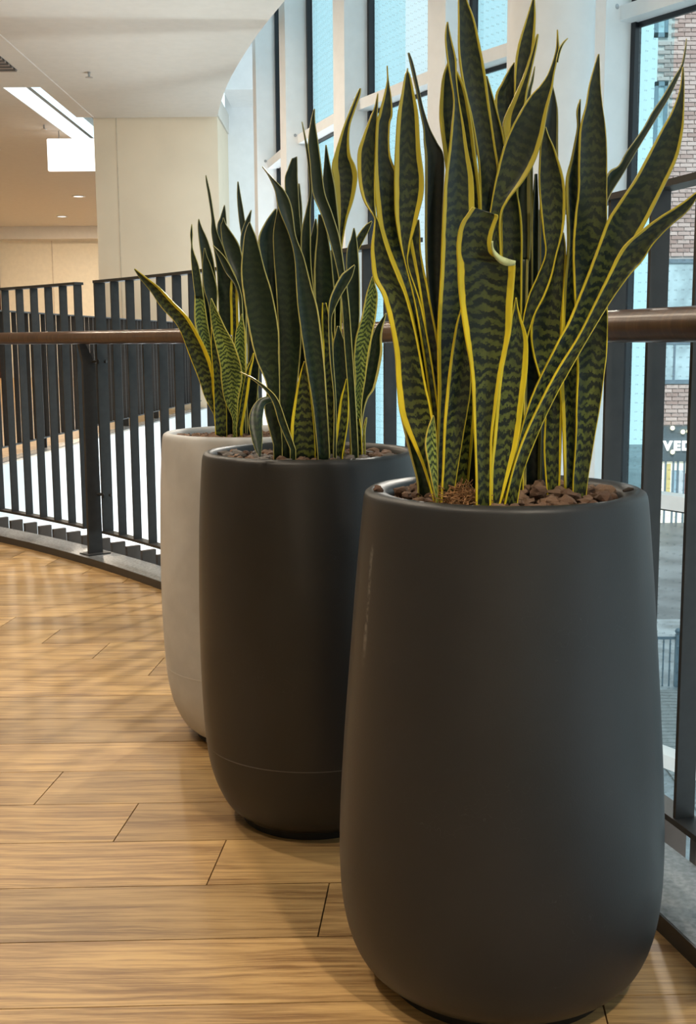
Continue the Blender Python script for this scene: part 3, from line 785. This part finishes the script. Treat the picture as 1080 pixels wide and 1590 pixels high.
# ================================================================== SNAKE PLANTS
def leaf_mesh(rows, cx, cy, d0, d1, mat, mL, mR, cup, tw, seed, soil=SOIL, ext=True, n=26):
    """rows run from foot to tip: (xl, xr, y) or (x1, y1, x2, y2), outline of the blade; d0, d1 depth of foot and tip from the planter axis"""
    R = []
    for q in rows:
        R.append((q[0], q[2], q[1], q[2]) if len(q) == 3 else q)
    # arc length parameter
    mids = [((a + c) / 2, (b + d) / 2) for a, b, c, d in R]
    acc = [0.0]
    for i in range(1, len(mids)): acc.append(acc[-1] + math.hypot(mids[i][0] - mids[i-1][0], mids[i][1] - mids[i-1][1]))
    tot = acc[-1]
    rws = catmull(R, 5) if len(R) > 2 else R
    m2 = [((a + c) / 2, (b + d) / 2) for a, b, c, d in rws]; ac = [0.0]
    for i in range(1, len(m2)): ac.append(ac[-1] + math.hypot(m2[i][0] - m2[i-1][0], m2[i][1] - m2[i-1][1]))
    cols = (0.0, 0.04, 0.12, 0.25, 0.4, 0.5, 0.6, 0.75, 0.88, 0.96, 1.0)
    V, T = [], []
    ctr = None; ln_ = 0.0
    for (x1, y1, x2, y2), a in zip(rws, ac):
        t = a / ac[-1]
        Y = cy + d0 + (d1 - d0) * t ** 1.4
        pl = at(x1, y1, Y); pr = at(x2, y2, Y); wd = (pr - pl).length
        row = []
        for s in cols:
            p = pl.lerp(pr, s)
            prof = 1 - (2 * s - 1) ** 2
            dy = cup * wd * prof + tw * wd * (s - 0.5)
            ray = p - CAM
            row.append(CAM + ray * ((p.y + dy) / p.y))
        c = row[5]
        if ctr is not None: ln_ += (c - ctr).length
        ctr = c
        V.append(row); T.append(ln_)
    if ext:   # root the blade in the soil
        row0 = V[0]; low = min(p.z for p in row0)
        if low > soil - 0.03:
            c = row0[5]; dz = low - (soil - 0.03)
            V.insert(0, [Vector((c.x + (p.x - c.x) * 0.9, c.y + (p.y - c.y) * 0.9, p.z - dz)) for p in row0]); T.insert(0, -dz)
    me = bpy.data.meshes.new('leaf'); k = len(cols)
    vs_ = [tuple(p - Vector((cx, cy, soil))) for r in V for p in r]
    fs = [(i * k + j, i * k + j + 1, (i + 1) * k + j + 1, (i + 1) * k + j) for i in range(len(V) - 1) for j in range(k - 1)]
    me.from_pydata(vs_, [], fs); me.update()
    uvl = me.uv_layers.new(name='leaf_uv')
    for l in me.loops:
        i, j = divmod(l.vertex_index, k); uvl.data[l.index].uv = (cols[j], T[i] + 0.03)
    ca = me.attributes.new('margins', 'FLOAT_COLOR', 'POINT')
    for i in range(len(me.vertices)): ca.data[i].color = (mL, mR, seed, 1)
    me.materials.append(mat)
    for p in me.polygons: p.use_smooth = True
    return me

def plant(name, label, P, leaves):
    e = empty(name, (P[0], P[1], SOIL)); tag(e, label, 'plant')
    rnd = random.Random(hash(P[0] * 1000) % 9999)
    for L in leaves:
        rows, d0, d1, mt, mL, mR = L[:6]
        if mt == 'leaf_dark': mL *= 0.62; mR *= 0.62
        elif mL + mR < 0.7: mL *= 0.92; mR *= 0.92
        cup = L[6] if len(L) > 6 else 0.14
        tw = L[7] if len(L) > 7 else rnd.uniform(-0.25, 0.25)
        ext = L[8] if len(L) > 8 else True
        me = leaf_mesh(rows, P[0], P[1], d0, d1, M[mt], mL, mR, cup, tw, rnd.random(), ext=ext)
        o = link('leaf', me, e)
        md = o.modifiers.new('thickness', 'SOLIDIFY'); md.thickness = 0.0026; md.offset = 0.0
    return e

front = [
 # big cut leaf in the middle
 ([(738,762,797),(738,763,740),(736,764,680),(734,769,640),(731,778,580),(721,792,520),(715,795,480),(711,798,440),(710,799.5,411),(709.5,793,405),(709,768,395),(709,763,380),(711,765,362),(716,770,346),(724,334,773,338),(733,321,772,334)], -0.165, -0.20, 'leaf', 0.12, 0.13, 0.10, 0.0),
 ([(764,374,763,382),(765,386,767,397),(775,397,775,407),(789,403,786,412),(800,406,799,411)], -0.203, -0.199, 'leaf_pale', 0, 0, -0.25, 0.0, False),
 ([(684,703,779),(687,712,720),(689,722,660),(693,730,610),(699,731,560),(707,728,510),(714,721,484),(717,718,474)], -0.135, -0.125, 'leaf', 0.10, 0.03),
 ([(679,694,780),(677,706,720),(680,722,620),(679,730,520),(684,735,420),(688,736,320),(691,734,275),(697,726,233),(701,720,195),(704,713,157),(699,709,122),(694,708,92),(691,701,62),(692,697,44),(694,695.5,34)], -0.095, -0.075, 'leaf', 0.10, 0.2),
 ([(700,725,770),(700,740,600),(700,746,420),(698,747,320),(689,738,240),(682,731,184),(684,722,141),(687,713,118),(694,702,98),(697,698.5,86)], -0.06, -0.05, 'leaf', 0.13, 0.10),
 ([(742,768,770),(742,778,600),(744,778,420),(745,776,320),(743,774,262),(740,770,235),(732,763,188),(721,757,143),(715,753,113),(711,746,75),(711,736,30),(711,725,0),(713,721,-22),(717,718.5,-38)], -0.045, -0.03, 'leaf', 0.07, 0.10),
 ([(768,790,765),(768,792,500),(767,790,300),(764,784,225),(758,768,160),(753,756,118)], -0.03, -0.01, 'leaf', 0.08, 0.12),
 # upper right cluster
 ([(798,812,760),(796,812,400),(797,806,200),(798,811,146),(799,824,104),(804,829,70),(817,831,28),(825,830,2),(828,829,-6)], -0.01, 0.03, 'leaf', 0.12, 0.16),
 ([(783,800,765),(783,800,500),(782,804,300),(783,225,806,205),(781,190,815,163),(797,153,818,140),(812,118,824,112),(823,85,831,80),(831,60,835,57),(834,53,835,52.5)], -0.02, 0.0, 'leaf', 0.40, 0.06),
 ([(785,808,760),(782,808,400),(777,803,230),(768,800,157),(779,800,128),(790,799,108),(797.5,798.5,97)], 0.02, 0.05, 'leaf', 0.10, 0.05),
 ([(814,826,760),(812,827,300),(812,825,200),(817,823.5,150),(824,828,125),(829.5,830.5,103)], 0.03, 0.06, 'leaf_dark', 0.08, 0.25),
 # broad leaf leaning right across the centre
 ([(768,782,785),(765,781,600),(762,779,420),(760,345,777,342),(763,313,788,312),(772,265,812,281),(783,224,830,250),(797,192,842,212),(820,153,849,172),(838,133,857,138),(851,113,860,115),(862,80,867,80),(864,60,866.5,60),(864.5,46,865.5,46)], -0.075, -0.055, 'leaf', 0.05, 0.14),
 ([(862,95,866,97),(866,78,870,80),(873,66,875,68),(881,59,881.5,59.8)], -0.057, -0.055, 'leaf_dark', 0.3, 0.05, 0.1, 0.0, False),
 ([(840,858,760),(838,866,400),(838,867,300),(838,866,232),(848,866,180),(852,864,160),(855,858,133)], 0.02, 0.03, 'leaf_navy', 0.04, 0.12),
 ([(783,806,775),(780,810,440),(778,810,350),(783,803,300),(790,800,278)], -0.045, -0.03, 'leaf', 0.03, 0.07),
 ([(798,816,770),(806,819,440),(807,822,400),(804,823.5,350),(802,823,300),(806,822,255),(810,816,225)], -0.015, 0.0, 'leaf_dark', 0.04, 0.40),
 ([(826,838,770),(824,834,560),(822,836,420),(826,836,330),(830,834,270)], 0.04, 0.05, 'leaf_dark', 0.2, 0.2),
 # dark leaf crossing to the lower left
 ([(800,812,775),(806,816,560),(811,826,500),(820,845,460),(833,856,430),(846,864,395),(843,873,362),(839,877,325),(836,875,280),(838,862,235),(842,852,212),(845.5,847,197)], -0.065, -0.045, 'leaf', 0.05, 0.09),
 ([(850,868,780),(844,871,700),(846,872,640),(838,873,590),(826,874,545),(824,875,505),(838,877,460),(852,878,420),(865,878,385),(872,875,361)], -0.055, -0.04, 'leaf', 0.05, 0.12),
 ([(876,889,774),(875,893,725),(872,895,643),(869,896,597),(870,897,540),(874,896,450),(880,897,390),(880,898,345),(878,898,300),(879,898,275),(886,898,248),(893,899.5,214),(896,900.5,195),(895,901,172),(900,901.3,154)], -0.06, -0.02, 'leaf', 0.22, 0.06),
 # tall broad leaf at the right
 ([(888,909,780),(889,913,742),(893,923,680),(894,932,627),(896,938,580),(895,942,545),(893,943,493),(889,942,400),(892,942,340),(897,942,298),(898,942,240),(900,940,200),(909,935,163),(914,932,133),(921,931,107),(928,930,84)], -0.085, -0.05, 'leaf', 0.045, 0.02, 0.12, 0.05),
 # long thin leaf to the upper right
 ([(880,893,768),(888,904,520),(905,420,920,440),(922,335,932,350),(942,272,945,307),(960,257,967,270),(972,236,984,241),(997,201,1004,208),(1012,174,1021,180),(1029,149,1038,152),(1046,120,1052,123),(1057,101,1060,103),(1062,80,1064.5,80),(1065,60,1066,60)], -0.04, 0.02, 'leaf_dark', 0.12, 0.05, 0.1, 0.0),
 # wide leaf leaning right
 ([(784,795,787),(800,702,813,708),(824,617,845,627),(862,537,888,552),(884,495,915,515),(918,410,957,437),(941,347,985,377),(956,321,1003,345),(984,280,1028,295),(1006,240,1051,245),(1029,197,1060,203),(1042,174,1061.5,179),(1053,146,1062,148),(1057,125,1062,126),(1059,104,1061,104)], -0.13, -0.10, 'leaf', 0.07, 0.12, 0.12, 0.0),
 ([(781,787,802,788),(795,730,811,738),(812,680,831,684),(840,620,857,626),(867,570,885,574),(897,522,913,525),(928,460,949,466),(947,421,978,426),(958,398,996,406),(973,377,1012,381),(1007,349,1030,361),(1027,335,1047,345),(1045,324,1062,333),(1063,312,1074,319),(1080,299,1084,303),(1090,294,1091,295)], -0.15, -0.17, 'leaf', 0.12, 0.02, 0.16, 0.0),
 # bright yellow edged leaf before it
 ([(763,774,792),(762,793,727),(766,805,680),(771,813,620),(775,818,580),(783,819.5,541),(789,817,519),(793,809,495),(797,804,478),(800,801.5,462)], -0.155, -0.14, 'leaf', 0.12, 0.22, 0.12, 0.0),
 # left group
 ([(672,683,776),(656,676,724),(641,673,690),(622,671,647),(616,661,600),(613,652,550),(606,643,507),(594,630,460),(580,619,433),(576.5,608,406),(576,599,382),(581,588,345),(579,583.5,335),(565,582,313),(557,582,283),(555,583,240),(562,584,215),(572,585,188),(581,586,166),(585.5,586.5,145)], -0.11, -0.06, 'leaf', 0.20, 0.05),
 ([(648,668,757),(645,664,738),(633,655,693),(619,640,630),(616,634,580),(612,628,520),(614,620,480)], -0.06, -0.03, 'leaf_dark', 0.16, 0.04),
 ([(678,690,770),(662,678,640),(642,662,510),(621,652,440),(604,645,400),(590,638,363),(585,630,330),(581,622,283),(582,606,242),(584,605,195),(588,609,178),(595,607.5,152),(600,604,130),(601,602.6,118),(600.5,601.5,102)], -0.075, -0.07, 'leaf', 0.17, 0.12),
 ([(682,694,765),(664,676,600),(645,655,480),(630,634,415),(623,635,388),(617,642,360),(613,650,331),(612,657,300),(612,657,270),(613.5,652,230),(617,649,179),(623,643,147),(628,637,119),(631,633.5,111),(632,632.8,106)], -0.085, -0.08, 'leaf', 0.17, 0.18),
 ([(676,686,772),(666,684,638),(652,682,555),(644,678,520),(636,671,483),(628,663,440),(627,658,417),(633,653,388),(641,652,360),(648,650.5,341)], -0.07, -0.06, 'leaf', 0.06, 0.10),
 ([(690,704,762),(674,686,540),(663,684,440),(660,685,380),(660,687,317),(660,689,247),(658,678,221),(657,667,199),(651,657,168),(646,651,141),(637,642,101),(633,635.5,82)], -0.05, -0.03, 'leaf_navy', 0.10, 0.03),
 ([(676.5,680,776),(673,679.5,763),(665,679.5,722),(660,678,693),(662,677,673),(667,675,657),(672,673.3,645)], -0.14, -0.135, 'leaf_young', 0.05, 0.03),
 ([(719,738,755),(724,744,640),(728,750,500),(735,748,420)], 0.03, 0.04, 'leaf_navy', 0.08, 0.03),
 ([(812,838,762),(810,840,680),(810,842,600),(815,838,500)], 0.0, 0.0, 'leaf_navy', 0.04, 0.16),
 ([(825,848,764),(824,850,650),(830,852,520)], 0.05, 0.05, 'leaf_navy', 0.10, 0.05),
 ([(690,716,758),(690,720,560),(700,716,400)], 0.02, 0.03, 'leaf_navy', 0.05, 0.05),
]
plant('snake_plant', 'tallest snake plant with broad yellow-edged banded leaves in the charcoal planter', P1, front)

mid = [
 ([(424,438,690),(410,434,634),(414,434,600),(397,433,556),(386,432,511),(377,422,455),(374,411,419),(378,399,373),(382,392,355),(386.5,388,345)], -0.13, -0.11, 'leaf_dark', 0.07, 0.025, 0.12),
 ([(438,452,693),(434,459,618),(433,467,533),(429,464,455),(425,460,400),(424,450,363),(428,438,338),(431.5,433,322)], -0.11, -0.09, 'leaf_dark', 0.04, 0.03),
 ([(493,512,705),(486,508,633),(474,503,560),(463,494,484),(460,484,448),(457,472,401),(449,459,366),(432,453,323),(427,442,297),(417,421,274),(407,408,259)], -0.145, -0.11, 'leaf_dark', 0.03, 0.09),
 ([(450,490,700),(452,487,656),(459,482,611),(466,477,580),(472,474,561)], -0.13, -0.12, 'leaf', 0.13, 0.03),
 ([(470,486,690),(455,474,450),(447,466,345),(442,462,282),(447,461.5,262),(453,246,461,243)], -0.05, -0.03, 'leaf_dark', 0.02, 0.03),
 ([(470,480,690),(462,474,440),(461,468,372),(463,469,330),(463,465,285)], -0.03, -0.01, 'leaf_dark', 0.1, 0.2),
 ([(482,496,690),(475,491,500),(468,483,412),(467,482,363),(474,481.5,330),(480,483.5,299),(478.5,483,263),(474,477,226),(468,469,189)], -0.07, -0.04, 'leaf_dark', 0.16, 0.08),
 ([(545,556,698),(541,552,622),(534,546,533),(530,541,467),(523,534.5,419),(510,527,370),(497,515,330),(485,504,299),(481,498,254),(478,494,223),(482,489,190),(487,488.5,169)], -0.10, -0.06, 'leaf_dark', 0.09, 0.06),
 ([(512,522,690),(515,530,430),(512,528,374),(505,524,330),(501,519,287),(503,512,254),(505,506.5,225)], -0.045, -0.02, 'leaf_dark', 0.03, 0.06),
 ([(518,530,690),(522,530,430),(523,531,384),(525,538,343),(521,549,308),(517,554.5,275),(515,551,257),(520,543,237),(532,542.5,199),(544,552,168),(553,559,147),(558,560,137)], -0.02, 0.02, 'leaf', 0.28, 0.20),
 ([(498,512,690),(489,520,500),(487,516,419),(492,508,363),(494,499,333)], -0.06, -0.05, 'leaf_dark', 0.14, 0.04),
 ([(548,557,692),(543,554,560),(540,558,490),(538,558,440),(538,556,393),(545,553,368),(548.5,550,354)], -0.03, -0.01, 'leaf_dark', 0.05, 0.07),
 ([(517,522,702),(518,521.5,622),(512,517.5,560),(509.5,514.5,500),(511,470,519,481),(517,451,530,458),(529,428,541,440),(538,420,547,428),(550,411,551,412.5)], -0.135, -0.12, 'leaf_dark', 0.14, 0.06),
 ([(545,563,700),(547,561,660),(549,562,622),(551,567,589),(549,571,556),(552,577,524),(561,583,493),(567.5,586,460),(572,583,445),(577.5,579,429)], -0.085, -0.06, 'leaf_young', 0.08, 0.07),
 ([(553,560,698),(557,563,650),(560,570,620),(564,582,600),(573,592.5,551),(577,592,525),(583,594,509),(591,597,497),(598.5,599.5,486)], -0.06, -0.04, 'leaf_dark', 0.03, 0.24),
 ([(520,535,692),(518,539,600),(516.5,536,540),(520,531,520),(523.5,526,506)], -0.08, -0.07, 'leaf_dark', 0.03, 0.04),
 ([(517,532,706),(523,540,656),(528,541,620),(533,540,603),(537,539,588)], -0.12, -0.11, 'leaf', 0.25, 0.05),
 ([(450,697,459,698),(434,660,445,658),(424,627,432,622),(412,607,417,604),(392,589.5,394,587.5),(372,577.5,372.5,577)], -0.15, -0.16, 'leaf_dark', 0.05, 0.04),
 ([(418,616,422,624),(404,619,411,629),(391,634,408,642),(386,657,406.5,660),(391,682,407,682),(396,698,406,697),(402,709,404,709.5)], -0.155, -0.24, 'leaf_dark', 0.05, 0.04, -0.15, 0.0, False),
 ([(428,440,690),(418,432,500),(408,428,420),(401,429,373),(412,430,345),(427,429.5,324)], -0.07, -0.05, 'leaf_dark', 0.08, 0.10),
 ([(490,500,690),(482,496,430),(478,496,391),(485,493,357),(489,491,340)], -0.03, 0.0, 'leaf_dark', 0.04, 0.1),
 ([(543,553,690),(540,552,430),(545,388,555,394),(555,366,564,374),(566,351,573,356),(577,343,577.6,344)], 0.02, 0.05, 'leaf', 0.05, 0.04),
 ([(543,562,700),(543,561,670),(544,558,650)], -0.09, -0.09, 'leaf', 0.03, 0.03),
 ([(565,567,695),(563,567,670),(566,569,655),(568,569.5,648)], -0.08, -0.08, 'leaf_young', 0.1, 0.3),
 ([(502,518,690),(500,520,560),(499,512,500),(500,506,470)], -0.075, -0.07, 'leaf', 0.2, 0.06),
]
plant('snake_plant', 'dark green snake plant with thin cream leaf edges in the brown-black planter', P2, mid)

back = [
 ([(336,342,666),(332,338,645),(318,618,333,612),(308,588,332,582),(293,550,323,550),(282,520,307,518),(271,500,291,492),(250,477,268,468),(233,452,247,446),(216,431,226,430),(208,418,209,417)], -0.09, -0.10, 'leaf', 0.03, 0.20),
 ([(334,342,664),(322,331,563),(310,327,530),(302,322,500),(302,317,465),(303,315,450),(306,312,440)], -0.06, -0.05, 'leaf_young', 0.10, 0.05),
 ([(303,316,462),(300,313,440),(297,308,412),(296,301,392),(296.5,298.5,380),(295,299,364),(297,298,348)], -0.055, -0.05, 'leaf_dark', 0.05, 0.05, 0.1, 0.0, False),
 ([(338,350,664),(320,338,520),(315,336,450),(313,332,408),(309,323,375),(307,313,352),(308,309,340)], -0.01, 0.0, 'leaf_dark', 0.05, 0.05),
 ([(334,344,664),(328,339,520),(324,337,476),(316,337,447),(314,328.5,416),(315.5,321,397),(317,318,385)], -0.03, -0.02, 'leaf_dark', 0.05, 0.05),
 ([(350,362,664),(345,363,560),(340,363,500),(337,361,427),(332,348,388),(328,337,360),(328,332.5,338),(323,327,303),(320,323,285),(319,320,272)], 0.0, 0.03, 'leaf_dark', 0.05, 0.04),
 ([(345,360,660),(340,353,420),(337,352,356),(342,351,337),(348,349,318)], 0.04, 0.05, 'leaf_dark', 0.03, 0.03),
 ([(372,384,664),(372,382,500),(368,381,450),(366,380,430),(353,377,404),(345,370,378),(342.5,353,352),(345,349,344),(346,347,338)], -0.06, -0.03, 'leaf_dark', 0.06, 0.06),
 ([(374,381,662),(372,377,490),(366,447,373,451),(350,423,361,421),(338,397,348,398),(330,381,331,381)], -0.075, -0.05, 'leaf_dark', 0.06, 0.06),
 ([(361,367,664),(360,368,648),(348,370,620),(343,375.5,590),(341,373.5,566),(334,363,534),(329,350,510),(326,338,484),(327,328,463)], -0.13, -0.12, 'leaf_young', 0.05, 0.04),
 ([(334,352,666),(332,351,627),(331,344,582),(328,340,545),(328,334,508)], -0.11, -0.10, 'leaf', 0.03, 0.03),
 ([(366,377,664),(369,381,600),(364,382,560),(365,381,520),(371,378,500),(375,376,487)], -0.09, -0.08, 'leaf_young', 0.05, 0.10),
 ([(367,376,665),(374,384,620),(382,389.5,577),(389,393,560),(393,394,548)], -0.12, -0.11, 'leaf', 0.06, 0.40),
 ([(376,394,664),(384,402,580),(386,400,500)], -0.05, -0.05, 'leaf_navy', 0.04, 0.04),
 ([(360,372,662),(358,370,500),(357,369,450),(362,372,400)], -0.02, -0.01, 'leaf', 0.3, 0.3),
 ([(390,402,660),(380,390,420),(371,380,342),(368,374,306),(368.5,370,282)], 0.02, 0.05, 'leaf_dark', 0.03, 0.03),
 ([(392,404,660),(376,388,420),(373,385,374),(379,388,348),(389.5,390.5,326)], 0.0, 0.02, 'leaf_dark', 0.03, 0.05),
 ([(352,363,664),(347,362,590),(345,361,520)], -0.04, -0.04, 'leaf_navy', 0.05, 0.05),
]
plant('snake_plant', 'small snake plant with pale banded young leaves in the light grey planter', P3, back)

# ================================================================== STONES
rs = random.Random(3)
def stone_mesh(i, mat):
    grey = mat is M['stone_grey']
    bm = bmesh.new(); bmesh.ops.create_icosphere(bm, subdivisions=2, radius=1.0)
    r = random.Random(i)
    off = Vector((r.uniform(0, 50), r.uniform(0, 50), r.uniform(0, 50)))
    from mathutils import noise as mn
    for v in bm.verts:
        n = mn.noise(v.co * 1.1 + off) * 0.5 + mn.noise(v.co * 2.9 + off) * 0.38
        v.co *= (1 + n)
        v.co.z *= 0.72; v.co.x *= 1.15
    me = bpy.data.meshes.new('lava_stone'); bm.to_mesh(me); bm.free(); me.materials.append(mat)
    return me
stones = [stone_mesh(i, M['stone']) for i in range(7)]
greys = [stone_mesh(20 + i, M['stone_grey']) for i in range(3)]
def scatter(P, R, count, smin, smax, label, group, front_only, grey=0.0, name='lava_stone', heap=None):
    placed = []; tries = 0
    while len(placed) < count and tries < 9000:
        tries += 1
        a = rs.uniform(0, 2 * math.pi); rr = R * math.sqrt(rs.random())
        x, y = rr * math.cos(a), rr * math.sin(a)
        if y > front_only: continue
        s = rs.uniform(smin, smax)
        if rr + s > R: continue
        if any((x - q[0]) ** 2 + (y - q[1]) ** 2 < (0.92 * (s + q[2])) ** 2 for q in placed): continue
        placed.append((x, y, s))
        isg = rs.random() < grey
        lst = greys if isg else stones
        hz = heap(x, y) if heap else 0.0
        o = link(name, rs.choice(lst), None, (P[0] + x, P[1] + y, SOIL - 0.002 + s * 0.5 + hz), (rs.uniform(-.3, .3), rs.uniform(-.3, .3), rs.uniform(0, 6.28)))
        o.scale = (s, s, s * rs.uniform(0.8, 1.05))
        tag(o, label.replace('rough brown lava stone', 'smooth dark grey pebble') if isg else label, 'stone', group.replace('lava stones', 'grey pebbles') if isg else group)
    # small grit between them
    mb = MB()
    for k in range(700):
        a = rs.uniform(0, 2 * math.pi); rr = (R - 0.004) * math.sqrt(rs.random()); s = rs.uniform(0.003, 0.006)
        x, y = rr * math.cos(a), rr * math.sin(a); b = len(mb.v); z = SOIL - 0.003
        mb.v += [(x - s, y, z), (x, y - s, z), (x + s, y, z), (x, y + s, z), (x, y, z + s), (x, y, z - s)]
        mb.f += [(b, b+1, b+4), (b+1, b+2, b+4), (b+2, b+3, b+4), (b+3, b, b+4), (b+1, b, b+5), (b+2, b+1, b+5), (b+3, b+2, b+5), (b, b+3, b+5)]
    g = mb.build('grit', M['stone'], loc=(P[0], P[1], 0))
    tag(g, 'fine brown grit between the stones ' + group.split('stones ')[-1], 'grit', kind='stuff')
def heap1(x, y):
    return 0.016 * math.exp(-((x - 0.055) ** 2 + (y + 0.05) ** 2) / 0.0045) + 0.008 * math.exp(-((x + 0.12) ** 2 + (y + 0.02) ** 2) / 0.002)
scatter(P1, 0.184, 150, 0.008, 0.0165, 'rough brown lava stone lying around the tallest plant in the charcoal planter', 'lava stones in the charcoal planter', 0.19, heap=heap1)
scatter(P2, 0.204, 105, 0.008, 0.014, 'rough brown lava stone lying in the brown-black planter', 'lava stones in the brown-black planter', 0.06, 0.35)
scatter(P3, 0.204, 60, 0.009, 0.014, 'rough brown lava stone lying in the light grey planter', 'lava stones in the light grey planter', -0.03)
# stone left lying on the rim
rp = at(579, 772, P1[1] - 0.015)
o = link('lava_stone', stones[2], None, (P1[0] - 0.2065, P1[1] - 0.03, RIM + 0.012), (0.2, 0.5, 0.4)); o.scale = (0.0075, 0.0075, 0.008)
tag(o, 'single brown lava stone left on the rim of the charcoal planter', 'stone')
o = link('twig', MB().tube([(-0.009, 0, 0), (0.0, 0.003, 0.002), (0.008, 0.002, 0.003)], [0.002, 0.0035, 0.002], 7).mesh('twig', M['soil']), None, (P1[0] + 0.192, P1[1] - 0.05, RIM + 0.010))
tag(o, 'short dark twig stub lying over the inner rim of the charcoal planter', 'twig')
# coir tuft beside the big cut leaf
mb = MB(); rt = random.Random(11)
for k in range(210):
    a0 = rt.uniform(0, 6.28); r0 = 0.030 * math.sqrt(rt.random())
    p = Vector((r0 * math.cos(a0), 0.7 * r0 * math.sin(a0), rt.uniform(0, 0.012)))
    h = (1 - r0 / 0.034) * 0.055
    pts = [p]; d = Vector((rt.uniform(-1, 1), rt.uniform(-1, 1), rt.uniform(-0.2, 1.0))).normalized()
    for s in range(4):
        d = (d + Vector((rt.uniform(-.9, .9), rt.uniform(-.9, .9), rt.uniform(-.6, .5)))).normalized()
        q = pts[-1] + d * 0.010
        q.z = max(0.001, min(q.z, 0.012 + h)); pts.append(q)
    mb.tube(pts, 0.0008, 4, caps=False)
cf = at(716, 782, P1[1] - 0.13)
tag(mb.build('coir_tuft', M['coir'], loc=(cf.x, P1[1] - 0.135, SOIL + 0.004)), 'tangled tuft of brown coir fibre at the foot of the cut leaf', 'fibre')
print('planks', nplank)
